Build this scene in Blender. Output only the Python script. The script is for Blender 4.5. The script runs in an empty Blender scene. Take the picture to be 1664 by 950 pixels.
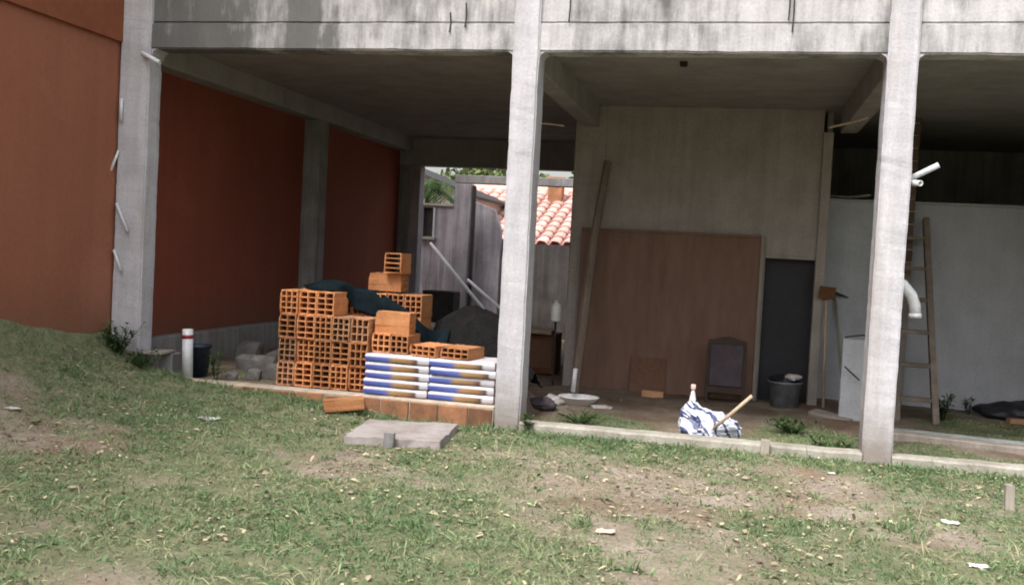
import bpy, bmesh, math, random
import numpy as np
from mathutils import Vector, Matrix, noise as mnoise
random.seed(7); rng = np.random.default_rng(7)
S = bpy.context.scene
COL = S.collection
# ------------------------------------------------------------------ camera
cam = bpy.data.cameras.new('camera'); camo = bpy.data.objects.new('camera', cam); COL.objects.link(camo)
CR = Vector((0.97375628, 0.22156942, 0.05201625)); CU = Vector((-0.05975292, 0.02835418, 0.99781042)); CF = Vector((-0.2196094, 0.97473229, -0.04084948))
CP = Vector((1.63303, -7.29087, 1.27502))
m = Matrix((CR, CU, -CF)).transposed().to_4x4(); m.translation = CP
camo.matrix_world = m
cam.sensor_width = 36; cam.lens = 1621.85/1664*36; cam.clip_start = 0.05; cam.clip_end = 2000
S.camera = camo
# ------------------------------------------------------------------ sky, sun, exposure
SUN_EL, SUN_AZ = math.radians(58), math.radians(-158)      # azimuth from +Y towards +X: behind and left of the camera
W = bpy.data.worlds.new('World'); S.world = W; W.use_nodes = True
wn = W.node_tree.nodes; wl = W.node_tree.links; wn.clear()
sky = wn.new('ShaderNodeTexSky'); sky.sky_type = 'NISHITA'; sky.sun_disc = False
sky.sun_elevation = SUN_EL; sky.sun_rotation = SUN_AZ; sky.air_density = 1.3; sky.dust_density = 5.0; sky.ozone_density = 1.0
hs = wn.new('ShaderNodeHueSaturation'); hs.inputs['Saturation'].default_value = 0.28
bg = wn.new('ShaderNodeBackground'); bg.inputs[1].default_value = 0.14
wo = wn.new('ShaderNodeOutputWorld')
wl.new(sky.outputs[0], hs.inputs['Color']); wl.new(hs.outputs[0], bg.inputs[0]); wl.new(bg.outputs[0], wo.inputs[0])
sl = bpy.data.lights.new('sun', 'SUN'); sl.energy = 1.5; sl.angle = math.radians(24); sl.color = (1.0, 0.965, 0.92)
so = bpy.data.objects.new('sun', sl); COL.objects.link(so)
sd = Vector((math.sin(SUN_AZ)*math.cos(SUN_EL), math.cos(SUN_AZ)*math.cos(SUN_EL), math.sin(SUN_EL)))
so.rotation_euler = sd.to_track_quat('Z', 'Y').to_euler(); so.location = sd*50
S.view_settings.view_transform = 'Standard'; S.view_settings.look = 'None'; S.view_settings.gamma = 1; S.view_settings.exposure = 1.15
S.view_settings.use_curve_mapping = False
S.render.engine = 'CYCLES'; S.cycles.max_bounces = 8; S.cycles.diffuse_bounces = 5; S.cycles.use_denoising = True
S.cycles.filter_width = 1.9

# ------------------------------------------------------------------ materials
def nodes(name):
    mt = bpy.data.materials.new(name); mt.use_nodes = True
    nt = mt.node_tree; return mt, nt, nt.nodes, nt.links, nt.nodes['Principled BSDF']
def ramp(nd, stops, interp='LINEAR'):
    r = nd.new('ShaderNodeValToRGB'); r.color_ramp.interpolation = interp
    e = r.color_ramp.elements
    while len(e) < len(stops): e.new(0.5)
    for i, (p, c) in enumerate(stops):
        e[i].position = p; e[i].color = (*c, 1) if len(c) == 3 else c
    return r
def noise(nd, ln, vec, scale, detail=5, rough=0.55):
    n = nd.new('ShaderNodeTexNoise'); n.inputs['Scale'].default_value = scale; n.inputs['Detail'].default_value = detail; n.inputs['Roughness'].default_value = rough
    if vec is not None: ln.new(vec, n.inputs['Vector'])
    return n
def scaled(nd, ln, vec, s):
    mp = nd.new('ShaderNodeMapping'); mp.inputs['Scale'].default_value = s; ln.new(vec, mp.inputs['Vector']); return mp.outputs[0]
def mixc(nd, ln, a, b, f, mode='MIX'):
    mx = nd.new('ShaderNodeMix'); mx.data_type = 'RGBA'; mx.blend_type = mode
    for sock, v in ((mx.inputs['Factor'], f), (mx.inputs['A'], a), (mx.inputs['B'], b)):
        if isinstance(v, (int, float)): sock.default_value = v
        elif isinstance(v, tuple): sock.default_value = (*v, 1)
        else: ln.new(v, sock)
    # colour sockets share names with the float ones: use the RGBA set
    return mx
def cmix(nd, ln, a, b, f, mode='MIX'):
    mx = nd.new('ShaderNodeMixRGB'); mx.blend_type = mode
    for i, v in ((0, f), (1, a), (2, b)):
        if isinstance(v, (int, float)): mx.inputs[i].default_value = v
        elif isinstance(v, tuple): mx.inputs[i].default_value = (*v, 1)
        else: ln.new(v, mx.inputs[i])
    return mx.outputs[0]
def add_bump(nd, ln, b, h, strength, dist=0.01):
    bp = nd.new('ShaderNodeBump'); bp.inputs['Strength'].default_value = strength; bp.inputs['Distance'].default_value = dist
    ln.new(h, bp.inputs['Height']); ln.new(bp.outputs[0], b.inputs['Normal'])
MC = {}
def mat(name, c1, c2, scale=6, rough=0.85, bump=0.3, bscale=40, rnd=0.0, stretch=(1, 1, 1), spec=0.3, metallic=0, coords='pos', bdist=0.01):
    """plain procedural surface: two tones mixed by noise, fine relief, optional tone change from copy to copy"""
    if name in MC: return MC[name]
    mt, nt, nd, ln, b = nodes(name)
    if coords == 'pos': vec = nd.new('ShaderNodeNewGeometry').outputs['Position']
    else: vec = nd.new('ShaderNodeTexCoord').outputs['Object']
    vec = scaled(nd, ln, vec, stretch)
    n = noise(nd, ln, vec, scale); r = ramp(nd, [(0.3, c1), (0.7, c2)]); ln.new(n.outputs[0], r.inputs[0])
    colr = r.outputs[0]
    n2 = noise(nd, ln, vec, scale*9, 4)
    colr = cmix(nd, ln, colr, ramp_out(nd, ln, n2.outputs[0], [(0.25, (0.72,)*3), (0.75, (1.15,)*3)]), 0.7, 'MULTIPLY')
    if rnd:
        oi = nd.new('ShaderNodeObjectInfo')
        rr = ramp_out(nd, ln, oi.outputs['Random'], [(0, (1-rnd,)*3), (1, (1+rnd*0.6, 1+rnd*0.5, 1+rnd*0.4))])
        colr = cmix(nd, ln, colr, rr, 1.0, 'MULTIPLY')
    ln.new(colr, b.inputs['Base Color'])
    b.inputs['Roughness'].default_value = rough; b.inputs['Specular IOR Level'].default_value = spec; b.inputs['Metallic'].default_value = metallic
    if bump:
        n3 = noise(nd, ln, vec, bscale, 5); add_bump(nd, ln, b, n3.outputs[0], bump, bdist)
    MC[name] = mt; return mt
def ramp_out(nd, ln, src, stops, interp='LINEAR'):
    r = ramp(nd, stops, interp); ln.new(src, r.inputs[0]); return r.outputs[0]
def mathn(nd, ln, op, a, b=None):
    n = nd.new('ShaderNodeMath'); n.operation = op
    for i, v in enumerate((a, b)):
        if v is None: continue
        if isinstance(v, (int, float)): n.inputs[i].default_value = v
        else: ln.new(v, n.inputs[i])
    return n.outputs[0]
def concrete(name, base, dark, streak=0.35, mould=False, mud=False):
    mt, nt, nd, ln, b = nodes(name)
    pos = nd.new('ShaderNodeNewGeometry').outputs['Position']
    c = ramp_out(nd, ln, noise(nd, ln, pos, 3.2, 8, 0.62).outputs[0], [(0.32, dark), (0.6, base)])
    c = cmix(nd, ln, c, ramp_out(nd, ln, noise(nd, ln, pos, 45, 5, 0.7).outputs[0], [(0.3, (0.8,)*3), (0.7, (1.1,)*3)]), 0.8, 'MULTIPLY')
    st = noise(nd, ln, scaled(nd, ln, pos, (9, 9, 0.55)), 1.6, 7, 0.65).outputs[0]
    c = cmix(nd, ln, c, ramp_out(nd, ln, st, [(0.38, (0.42, 0.41, 0.39)), (0.58, (1, 1, 1))]), streak, 'MULTIPLY')
    # pock marks
    vo = nd.new('ShaderNodeTexVoronoi'); vo.inputs['Scale'].default_value = 26; ln.new(pos, vo.inputs['Vector'])
    c = cmix(nd, ln, c, ramp_out(nd, ln, vo.outputs['Distance'], [(0.05, (0.5,)*3), (0.12, (1,)*3)]), 0.55, 'MULTIPLY')
    if mould:
        sp = nd.new('ShaderNodeSeparateXYZ'); ln.new(pos, sp.inputs[0])
        mr = nd.new('ShaderNodeMapRange'); mr.inputs[1].default_value = -3.2; mr.inputs[2].default_value = -0.9; mr.inputs[3].default_value = 1; mr.inputs[4].default_value = 0.0
        ln.new(sp.outputs[0], mr.inputs[0])
        s2 = noise(nd, ln, scaled(nd, ln, pos, (5, 5, 0.9)), 1.3, 8, 0.7).outputs[0]
        s3 = noise(nd, ln, pos, 2.1, 4, 0.5).outputs[0]
        msk = mathn(nd, ln, 'ADD', mathn(nd, ln, 'MULTIPLY', mr.outputs[0], 0.22), mathn(nd, ln, 'MULTIPLY', mathn(nd, ln, 'ADD', s2, s3), 0.5))
        msk = ramp_out(nd, ln, msk, [(0.475, (0, 0, 0)), (0.62, (1, 1, 1))])
        c = cmix(nd, ln, c, (0.075, 0.075, 0.072), mathn(nd, ln, 'MULTIPLY', msk, 0.85))
    if mud:
        sp = nd.new('ShaderNodeSeparateXYZ'); ln.new(pos, sp.inputs[0])
        hz = mathn(nd, ln, 'ADD', sp.outputs[2], mathn(nd, ln, 'MULTIPLY', noise(nd, ln, pos, 7, 6, 0.75).outputs[0], -0.5))
        mr = nd.new('ShaderNodeMapRange'); mr.inputs[1].default_value = -0.28; mr.inputs[2].default_value = 0.12; mr.inputs[3].default_value = 0.75; mr.inputs[4].default_value = 0
        ln.new(hz, mr.inputs[0]); c = cmix(nd, ln, c, (0.17, 0.135, 0.10), mr.outputs[0])
        rs = ramp_out(nd, ln, noise(nd, ln, scaled(nd, ln, pos, (3, 3, 0.35)), 1.1, 5, 0.6).outputs[0], [(0.56, (0, 0, 0)), (0.7, (1, 1, 1))])
        c = cmix(nd, ln, c, (0.27, 0.235, 0.19), mathn(nd, ln, 'MULTIPLY', rs, 0.5))
    ln.new(c, b.inputs['Base Color']); b.inputs['Roughness'].default_value = 0.9; b.inputs['Specular IOR Level'].default_value = 0.2
    h = mathn(nd, ln, 'ADD', noise(nd, ln, pos, 60, 6, 0.7).outputs[0], mathn(nd, ln, 'MULTIPLY', noise(nd, ln, pos, 9, 3).outputs[0], 1.5))
    add_bump(nd, ln, b, h, 0.45, 0.006)
    return mt
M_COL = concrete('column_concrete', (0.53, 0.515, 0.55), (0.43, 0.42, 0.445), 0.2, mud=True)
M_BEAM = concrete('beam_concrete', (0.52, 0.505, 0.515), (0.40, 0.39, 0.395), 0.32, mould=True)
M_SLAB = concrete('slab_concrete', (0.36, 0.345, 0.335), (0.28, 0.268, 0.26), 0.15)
M_GREY = concrete('grey_render', (0.30, 0.29, 0.285), (0.21, 0.2, 0.2), 0.4)
M_COVER = concrete('cover_concrete', (0.36, 0.325, 0.315), (0.22, 0.19, 0.17), 0.1)
M_SILL = concrete('sill_concrete', (0.40, 0.375, 0.33), (0.23, 0.21, 0.17), 0.2)
M_PLASTER = concrete('beige_plaster', (0.365, 0.33, 0.305), (0.295, 0.265, 0.245), 0.18)
M_WHITE_WALL = concrete('pale_wall_paint', (0.50, 0.515, 0.55), (0.43, 0.445, 0.47), 0.08)
M_DKWALL = concrete('shade_toned_render', (0.15, 0.135, 0.13), (0.10, 0.09, 0.088), 0.5)  # shade on the yard boundary wall is put into this dark tone
M_CHIN = concrete('courtyard_render', (0.42, 0.39, 0.43), (0.31, 0.285, 0.31), 0.6)
def painted_wall(name, c1, c2, zbase):
    mt, nt, nd, ln, b = nodes(name)
    pos = nd.new('ShaderNodeNewGeometry').outputs['Position']
    c = ramp_out(nd, ln, noise(nd, ln, pos, 0.8, 6, 0.6).outputs[0], [(0.3, c1), (0.7, c2)])
    st = noise(nd, ln, scaled(nd, ln, pos, (4, 4, 0.22)), 1.5, 6, 0.6).outputs[0]
    c = cmix(nd, ln, c, ramp_out(nd, ln, st, [(0.36, (0.74, 0.72, 0.7)), (0.6, (1, 1, 1))]), 0.25, 'MULTIPLY')
    c = cmix(nd, ln, c, ramp_out(nd, ln, noise(nd, ln, pos, 28, 5, 0.7).outputs[0], [(0.3, (0.88,)*3), (0.7, (1.06,)*3)]), 0.8, 'MULTIPLY')
    pt = noise(nd, ln, pos, 1.7, 3, 0.4).outputs[0]
    c = cmix(nd, ln, c, ramp_out(nd, ln, pt, [(0.60, (1, 1, 1)), (0.63, (1.1, 1.12, 1.15))]), 0.6, 'MULTIPLY')
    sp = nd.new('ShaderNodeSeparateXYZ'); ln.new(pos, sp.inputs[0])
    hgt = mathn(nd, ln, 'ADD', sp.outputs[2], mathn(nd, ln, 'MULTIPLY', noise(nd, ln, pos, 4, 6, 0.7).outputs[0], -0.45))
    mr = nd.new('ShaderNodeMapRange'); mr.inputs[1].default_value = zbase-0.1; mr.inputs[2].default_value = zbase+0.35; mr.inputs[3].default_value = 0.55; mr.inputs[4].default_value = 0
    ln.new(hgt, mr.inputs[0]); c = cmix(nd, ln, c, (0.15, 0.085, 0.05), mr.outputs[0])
    ln.new(c, b.inputs['Base Color']); b.inputs['Roughness'].default_value = 0.85; b.inputs['Specular IOR Level'].default_value = 0.2
    h = mathn(nd, ln, 'ADD', noise(nd, ln, pos, 75, 4, 0.7).outputs[0], mathn(nd, ln, 'MULTIPLY', noise(nd, ln, pos, 3, 3).outputs[0], 2.5))
    add_bump(nd, ln, b, h, 0.4, 0.006)
    return mt
M_ORANGE_IN = painted_wall('shade_toned_terracotta', (0.225, 0.06, 0.038), (0.26, 0.075, 0.047), 0.2)  # same terracotta, darkened: the shade inside the bay is in the colour
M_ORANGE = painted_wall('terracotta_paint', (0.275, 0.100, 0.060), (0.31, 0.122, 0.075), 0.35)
M_ORANGE2 = mat('shade_toned_upper_orange', (0.20, 0.06, 0.027), (0.23, 0.072, 0.033), 1.1, 0.8, 0.25, 70)  # upper wall: its shade is painted in as a deeper orange
M_BRICK = mat('fired_clay', (0.48, 0.195, 0.078), (0.62, 0.285, 0.125), 5, 0.9, 0.35, 60, rnd=0.42, coords='obj')
M_BRICK_PALE = mat('dusty_clay', (0.42, 0.22, 0.12), (0.55, 0.32, 0.19), 7, 0.92, 0.4, 50, rnd=0.25, coords='obj')
M_RUBBLE = mat('rubble_concrete', (0.10, 0.095, 0.09), (0.19, 0.18, 0.17), 8, 0.95, 0.6, 40)
M_LADDER = mat('old_ladder_wood', (0.15, 0.125, 0.105), (0.26, 0.22, 0.185), 9, 0.9, 0.4, 50, rnd=0.2, coords='obj')
M_KERB = mat('muddy_brick', (0.16, 0.085, 0.05), (0.34, 0.16, 0.085), 6, 0.95, 0.5, 40, rnd=0.3)
M_MORTAR = mat('mortar', (0.34, 0.28, 0.22), (0.48, 0.40, 0.32), 12, 0.95, 0.6, 50)
M_PLY = mat('plywood', (0.175, 0.103, 0.075), (0.205, 0.124, 0.092), 1.2, 0.8, 0.2, 30, stretch=(1.3, 1, 0.3))
M_WOOD = mat('weathered_wood', (0.36, 0.27, 0.19), (0.5, 0.4, 0.29), 8, 0.85, 0.35, 60, rnd=0.12, stretch=(1, 1, 0.12), coords='obj')
M_WOOD_GREY = mat('grey_wood', (0.24, 0.21, 0.18), (0.37, 0.33, 0.29), 8, 0.88, 0.35, 60, rnd=0.12, stretch=(1, 1, 0.12), coords='obj')
M_WOOD_DARK = mat('dark_wood', (0.035, 0.022, 0.016), (0.06, 0.04, 0.028), 8, 0.6, 0.2, 60)
M_PVC = mat('white_pvc', (0.50, 0.51, 0.54), (0.64, 0.64, 0.66), 4, 0.35, 0.05, 20, spec=0.5, coords='obj')
M_RED = mat('red_paint', (0.22, 0.02, 0.03), (0.3, 0.03, 0.04), 5, 0.5, 0.1, 20)
M_BLUE = mat('blue_plastic', (0.008, 0.015, 0.034), (0.012, 0.022, 0.05), 4, 0.45, 0.1, 20, spec=0.5)
M_TARP = mat('blue_tarp_sheet', (0.003, 0.007, 0.009), (0.007, 0.015, 0.02), 6, 0.85, 0.35, 45, spec=0.1)
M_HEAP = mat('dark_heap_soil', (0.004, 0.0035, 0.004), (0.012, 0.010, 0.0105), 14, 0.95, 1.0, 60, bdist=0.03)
M_DARK = mat('dark_iron', (0.02, 0.018, 0.018), (0.04, 0.035, 0.033), 8, 0.7, 0.2, 50)
M_RUST = mat('rusty_iron', (0.11, 0.05, 0.025), (0.18, 0.085, 0.04), 8, 0.9, 0.4, 60)
M_DOOR = mat('dark_door_paint', (0.02, 0.02, 0.024), (0.03, 0.03, 0.036), 2, 0.6, 0.1, 40)
M_FABRIC = mat('grey_fabric', (0.07, 0.055, 0.065), (0.1, 0.08, 0.095), 9, 0.95, 0.3, 120)
M_GALV = mat('galvanised_metal', (0.14, 0.15, 0.17), (0.30, 0.31, 0.34), 9, 0.5, 0.15, 40, metallic=0.3)
M_PLASTIC_W = mat('white_plastic', (0.72, 0.70, 0.70), (0.82, 0.80, 0.80), 5, 0.4, 0.1, 30, spec=0.5)
M_RAG = mat('dirty_rag', (0.36, 0.33, 0.32), (0.62, 0.6, 0.59), 9, 0.95, 0.4, 80)
M_BLACKSHEET = mat('black_sheet', (0.012, 0.013, 0.017), (0.03, 0.032, 0.04), 6, 0.5, 0.3, 30, spec=0.5)
M_ROOF = mat('pink_clay_tile', (0.56, 0.31, 0.265), (0.70, 0.44, 0.39), 3, 0.85, 0.3, 30, rnd=0.25, coords='obj')
M_BEIGE = mat('beige_house_paint', (0.42, 0.37, 0.33), (0.52, 0.47, 0.43), 2, 0.85, 0.2, 40)
M_CARDBOARD = mat('cardboard', (0.15, 0.08, 0.052), (0.18, 0.098, 0.064), 3, 0.9, 0.1, 30)
M_BARK = mat('bark', (0.06, 0.045, 0.032), (0.12, 0.09, 0.065), 12, 0.95, 0.8, 40)
def leafmat(name, c1, c2, c3):
    mt, nt, nd, ln, b = nodes(name)
    at = nd.new('ShaderNodeAttribute'); at.attribute_name = 'tint'
    c = ramp_out(nd, ln, at.outputs['Fac'], [(0, c1), (0.5, c2), (1, c3)])
    ln.new(c, b.inputs['Base Color']); b.inputs['Roughness'].default_value = 0.75; b.inputs['Specular IOR Level'].default_value = 0.2
    tr = nd.new('ShaderNodeBsdfTranslucent'); ln.new(c, tr.inputs[0])
    ms = nd.new('ShaderNodeMixShader'); ms.inputs[0].default_value = 0.2
    ln.new(b.outputs[0], ms.inputs[1]); ln.new(tr.outputs[0], ms.inputs[2]); ln.new(ms.outputs[0], nd['Material Output'].inputs[0])
    return mt
M_GRASS = leafmat('grass_blades', (0.105, 0.175, 0.078), (0.205, 0.27, 0.135), (0.45, 0.41, 0.26))
M_WEED = leafmat('weed_leaves', (0.035, 0.07, 0.022), (0.06, 0.11, 0.035), (0.10, 0.15, 0.05))
M_TREE = leafmat('tree_leaves', (0.05, 0.08, 0.025), (0.10, 0.14, 0.045), (0.2, 0.22, 0.09))
M_LITTER = leafmat('dry_leaves', (0.045, 0.035, 0.026), (0.22, 0.165, 0.10), (0.58, 0.51, 0.35))
def groundmat():
    mt, nt, nd, ln, b = nodes('trodden_soil')
    pos = nd.new('ShaderNodeNewGeometry').outputs['Position']
    at = nd.new('ShaderNodeAttribute'); at.attribute_name = 'green'
    dirt = ramp_out(nd, ln, noise(nd, ln, pos, 2.4, 8, 0.65).outputs[0], [(0.3, (0.25, 0.20, 0.152)), (0.5, (0.345, 0.29, 0.228)), (0.72, (0.43, 0.375, 0.31))])
    dirt = cmix(nd, ln, dirt, ramp_out(nd, ln, noise(nd, ln, pos, 30, 6, 0.75).outputs[0], [(0.3, (0.55,)*3), (0.7, (1.25,)*3)]), 0.85, 'MULTIPLY')
    red = ramp_out(nd, ln, noise(nd, ln, pos, 1.3, 4).outputs[0], [(0.5, (0, 0, 0)), (0.68, (1, 1, 1))])
    dirt = cmix(nd, ln, dirt, (0.20, 0.105, 0.062), mathn(nd, ln, 'MULTIPLY', red, 0.55))
    ae = nd.new('ShaderNodeAttribute'); ae.attribute_name = 'earth'
    dirt = cmix(nd, ln, dirt, (0.125, 0.075, 0.05), mathn(nd, ln, 'MULTIPLY', ae.outputs['Fac'], 0.7))
    moss = ramp_out(nd, ln, noise(nd, ln, pos, 14, 6, 0.7).outputs[0], [(0.3, (0.12, 0.14, 0.075)), (0.7, (0.26, 0.255, 0.155))])
    f = mathn(nd, ln, 'ADD', at.outputs['Fac'], mathn(nd, ln, 'MULTIPLY', mathn(nd, ln, 'SUBTRACT', noise(nd, ln, pos, 18, 5, 0.7).outputs[0], 0.5), 0.9))
    f = ramp_out(nd, ln, f, [(0.3, (0, 0, 0)), (0.7, (1, 1, 1))])
    ln.new(cmix(nd, ln, dirt, moss, f), b.inputs['Base Color'])
    b.inputs['Roughness'].default_value = 0.97; b.inputs['Specular IOR Level'].default_value = 0.1
    h = mathn(nd, ln, 'ADD', noise(nd, ln, pos, 22, 8, 0.75).outputs[0], mathn(nd, ln, 'MULTIPLY', noise(nd, ln, pos, 90, 4, 0.7).outputs[0], 0.4))
    add_bump(nd, ln, b, h, 0.9, 0.03)
    return mt
M_GROUND = groundmat()
def cartonmat():
    mt, nt, nd, ln, b = nodes('printed_carton')
    tc = nd.new('ShaderNodeTexCoord'); sp = nd.new('ShaderNodeSeparateXYZ'); ln.new(tc.outputs['Generated'], sp.inputs[0])
    oi = nd.new('ShaderNodeObjectInfo')
    xs = mathn(nd, ln, 'ADD', sp.outputs[0], mathn(nd, ln, 'MULTIPLY', mathn(nd, ln, 'SUBTRACT', oi.outputs['Random'], 0.5), 0.12))
    band = ramp_out(nd, ln, xs, [(0, (0.06, 0.085, 0.32)), (0.36, (0.09, 0.13, 0.40)), (0.46, (0.36, 0.22, 0.095)), (0.72, (0.27, 0.15, 0.07)), (0.82, (0.08, 0.045, 0.05)), (0.86, (0.5, 0.47, 0.5))])
    z = ramp_out(nd, ln, sp.outputs[2], [(0.0, (1, 1, 1)), (0.60, (1, 1, 1)), (0.68, (0, 0, 0))])
    white = ramp_out(nd, ln, noise(nd, ln, tc.outputs['Object'], 9, 5).outputs[0], [(0.3, (0.46, 0.43, 0.45)), (0.7, (0.60, 0.58, 0.62))])
    ln.new(cmix(nd, ln, white, band, z), b.inputs['Base Color']); b.inputs['Roughness'].default_value = 0.55
    add_bump(nd, ln, b, noise(nd, ln, tc.outputs['Object'], 25, 3).outputs[0], 0.15)
    return mt
M_CARTON = cartonmat()
def bagmat():
    mt, nt, nd, ln, b = nodes('printed_sack')
    tc = nd.new('ShaderNodeTexCoord')
    n = noise(nd, ln, tc.outputs['Object'], 5, 3)
    wv = nd.new('ShaderNodeTexWave'); wv.inputs['Scale'].default_value = 3.2; wv.inputs['Distortion'].default_value = 6; wv.inputs['Detail'].default_value = 2; wv.bands_direction = 'DIAGONAL'
    ln.new(tc.outputs['Object'], wv.inputs['Vector'])
    f = mathn(nd, ln, 'MULTIPLY', wv.outputs['Fac'], n.outputs[0])
    c = ramp_out(nd, ln, f, [(0.0, (0.62, 0.66, 0.78)), (0.24, (0.72, 0.75, 0.84)), (0.29, (0.09, 0.11, 0.24)), (0.46, (0.04, 0.045, 0.09)), (0.52, (0.66, 0.69, 0.78))])
    ln.new(c, b.inputs['Base Color']); b.inputs['Roughness'].default_value = 0.38
    add_bump(nd, ln, b, noise(nd, ln, tc.outputs['Object'], 14, 4, 0.7).outputs[0], 0.6, 0.02)
    return mt
M_BAG = bagmat()

# ------------------------------------------------------------------ builders
class MB:
    """collects shapes in world coordinates; build() links them as one mesh object"""
    def __init__(s): s.v = []; s.f = []
    def add(s, vs, fs):
        o = len(s.v); s.v += [tuple(v) for v in vs]; s.f += [tuple(i+o for i in f) for f in fs]; return s
    def box(s, x0, x1, y0, y1, z0, z1, rot=None, piv=None, bev=0.0, jit=0.0):
        if bev > 0 or jit > 0:
            bm = bmesh.new(); bmesh.ops.create_cube(bm, size=1)
            for v in bm.verts: v.co = Vector(((x0+x1)/2+v.co.x*(x1-x0), (y0+y1)/2+v.co.y*(y1-y0), (z0+z1)/2+v.co.z*(z1-z0)))
            if bev > 0: bmesh.ops.bevel(bm, geom=bm.edges[:], offset=bev, segments=1, affect='EDGES')
            if jit > 0:
                for v in bm.verts: v.co += Vector([random.uniform(-jit, jit) for _ in range(3)])
            bm.verts.ensure_lookup_table(); vs = [v.co.copy() for v in bm.verts]; fs = [[v.index for v in f.verts] for f in bm.faces]; bm.free()
        else:
            vs = [Vector((x, y, z)) for z in (z0, z1) for y in (y0, y1) for x in (x0, x1)]
            fs = [(0, 2, 3, 1), (4, 5, 7, 6), (0, 1, 5, 4), (2, 6, 7, 3), (0, 4, 6, 2), (1, 3, 7, 5)]
        if rot is not None:
            p = Vector(piv) if piv else Vector(((x0+x1)/2, (y0+y1)/2, z0))
            vs = [rot @ (v-p) + p for v in vs]
        return s.add(vs, fs)
    def tube(s, pts, r, n=10, cap=True):
        pts = [Vector(p) for p in pts]; rs = r if isinstance(r, (list, tuple)) else [r]*len(pts)
        rings = []; up = None
        for i, p in enumerate(pts):
            d = (pts[min(i+1, len(pts)-1)]-pts[max(i-1, 0)]).normalized()
            if up is None:
                up = Vector((0, 0, 1)) if abs(d.z) < 0.9 else Vector((1, 0, 0))
            a = d.cross(up).normalized(); bb = a.cross(d).normalized(); up = bb
            rings.append([p+(a*math.cos(t)+bb*math.sin(t))*rs[i] for t in [2*math.pi*k/n for k in range(n)]])
        vs = [v for rg in rings for v in rg]; fs = []
        for i in range(len(pts)-1):
            for k in range(n): fs.append((i*n+k, i*n+(k+1) % n, (i+1)*n+(k+1) % n, (i+1)*n+k))
        if cap: fs.append(tuple(reversed(range(n)))); fs.append(tuple((len(pts)-1)*n+k for k in range(n)))
        return s.add(vs, fs)
    def hollow(s, p0, p1, ro, ri, n=14):
        """open pipe"""
        p0 = Vector(p0); p1 = Vector(p1); d = (p1-p0).normalized(); up = Vector((0, 0, 1)) if abs(d.z) < 0.9 else Vector((1, 0, 0))
        a = d.cross(up).normalized(); bb = a.cross(d)
        vs = []
        for p, r in ((p0, ro), (p1, ro), (p1, ri), (p0, ri)):
            vs += [p+(a*math.cos(t)+bb*math.sin(t))*r for t in [2*math.pi*k/n for k in range(n)]]
        fs = [(i*n+k, i*n+(k+1) % n, ((i+1) % 4)*n+(k+1) % n, ((i+1) % 4)*n+k) for i in range(4) for k in range(n)]
        return s.add(vs, fs)
    def lathe(s, c, prof, n=24, sx=1, sy=1):
        c = Vector(c); vs = []; fs = []
        for r, z in prof:
            vs += [c+Vector((r*sx*math.cos(t), r*sy*math.sin(t), z)) for t in [2*math.pi*k/n for k in range(n)]]
        for i in range(len(prof)-1):
            for k in range(n): fs.append((i*n+k, i*n+(k+1) % n, (i+1)*n+(k+1) % n, (i+1)*n+k))
        if prof[0][0] > 1e-4: fs.append(tuple(reversed(range(n))))
        return s.add(vs, fs)
    def prism(s, pts, y0, y1):
        """outline in x,z extruded along y"""
        n = len(pts); vs = [(x, y0, z) for x, z in pts]+[(x, y1, z) for x, z in pts]
        fs = [tuple(range(n)), tuple(reversed(range(n, 2*n)))]+[(i, i+n, (i+1) % n+n, (i+1) % n) for i in range(n)]
        return s.add(vs, fs)
    def build(s, name, mt, parent=None, smooth=False, origin=None):
        vs = np.array(s.v, dtype=float)
        if parent is not None: o = np.array(world_loc(parent))
        elif origin is not None: o = np.array(origin)
        else: lo, hi = vs.min(0), vs.max(0); o = np.array(((lo[0]+hi[0])/2, (lo[1]+hi[1])/2, lo[2]))
        me = bpy.data.meshes.new(name); me.from_pydata((vs-o).tolist(), [], s.f); me.materials.append(mt)
        bm = bmesh.new(); bm.from_mesh(me); bmesh.ops.recalc_face_normals(bm, faces=bm.faces); bm.to_mesh(me); bm.free()
        if smooth:
            me.polygons.foreach_set('use_smooth', [True]*len(me.polygons))
        ob = bpy.data.objects.new(name, me); COL.objects.link(ob)
        if parent is not None: ob.parent = parent; WL[ob.name] = WL[parent.name]
        else: ob.location = o; WL[ob.name] = tuple(o)
        return ob
WL = {}
def world_loc(o): return WL[o.name]
def thing(name, label, cat, loc, group=None):
    o = bpy.data.objects.new(name, None); COL.objects.link(o); o.location = loc; o.empty_display_size = 0.1; WL[o.name] = tuple(loc)
    return tag(o, label, cat, group)
def tag(o, label, cat, group=None):
    o['label'] = label; o['category'] = cat
    if group: o['group'] = group
    return o
def lab(o, label): o['label'] = label; return o
def rotm(rx=0, ry=0, rz=0):
    return Matrix.Rotation(math.radians(rz), 3, 'Z') @ Matrix.Rotation(math.radians(ry), 3, 'Y') @ Matrix.Rotation(math.radians(rx), 3, 'X')

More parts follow.
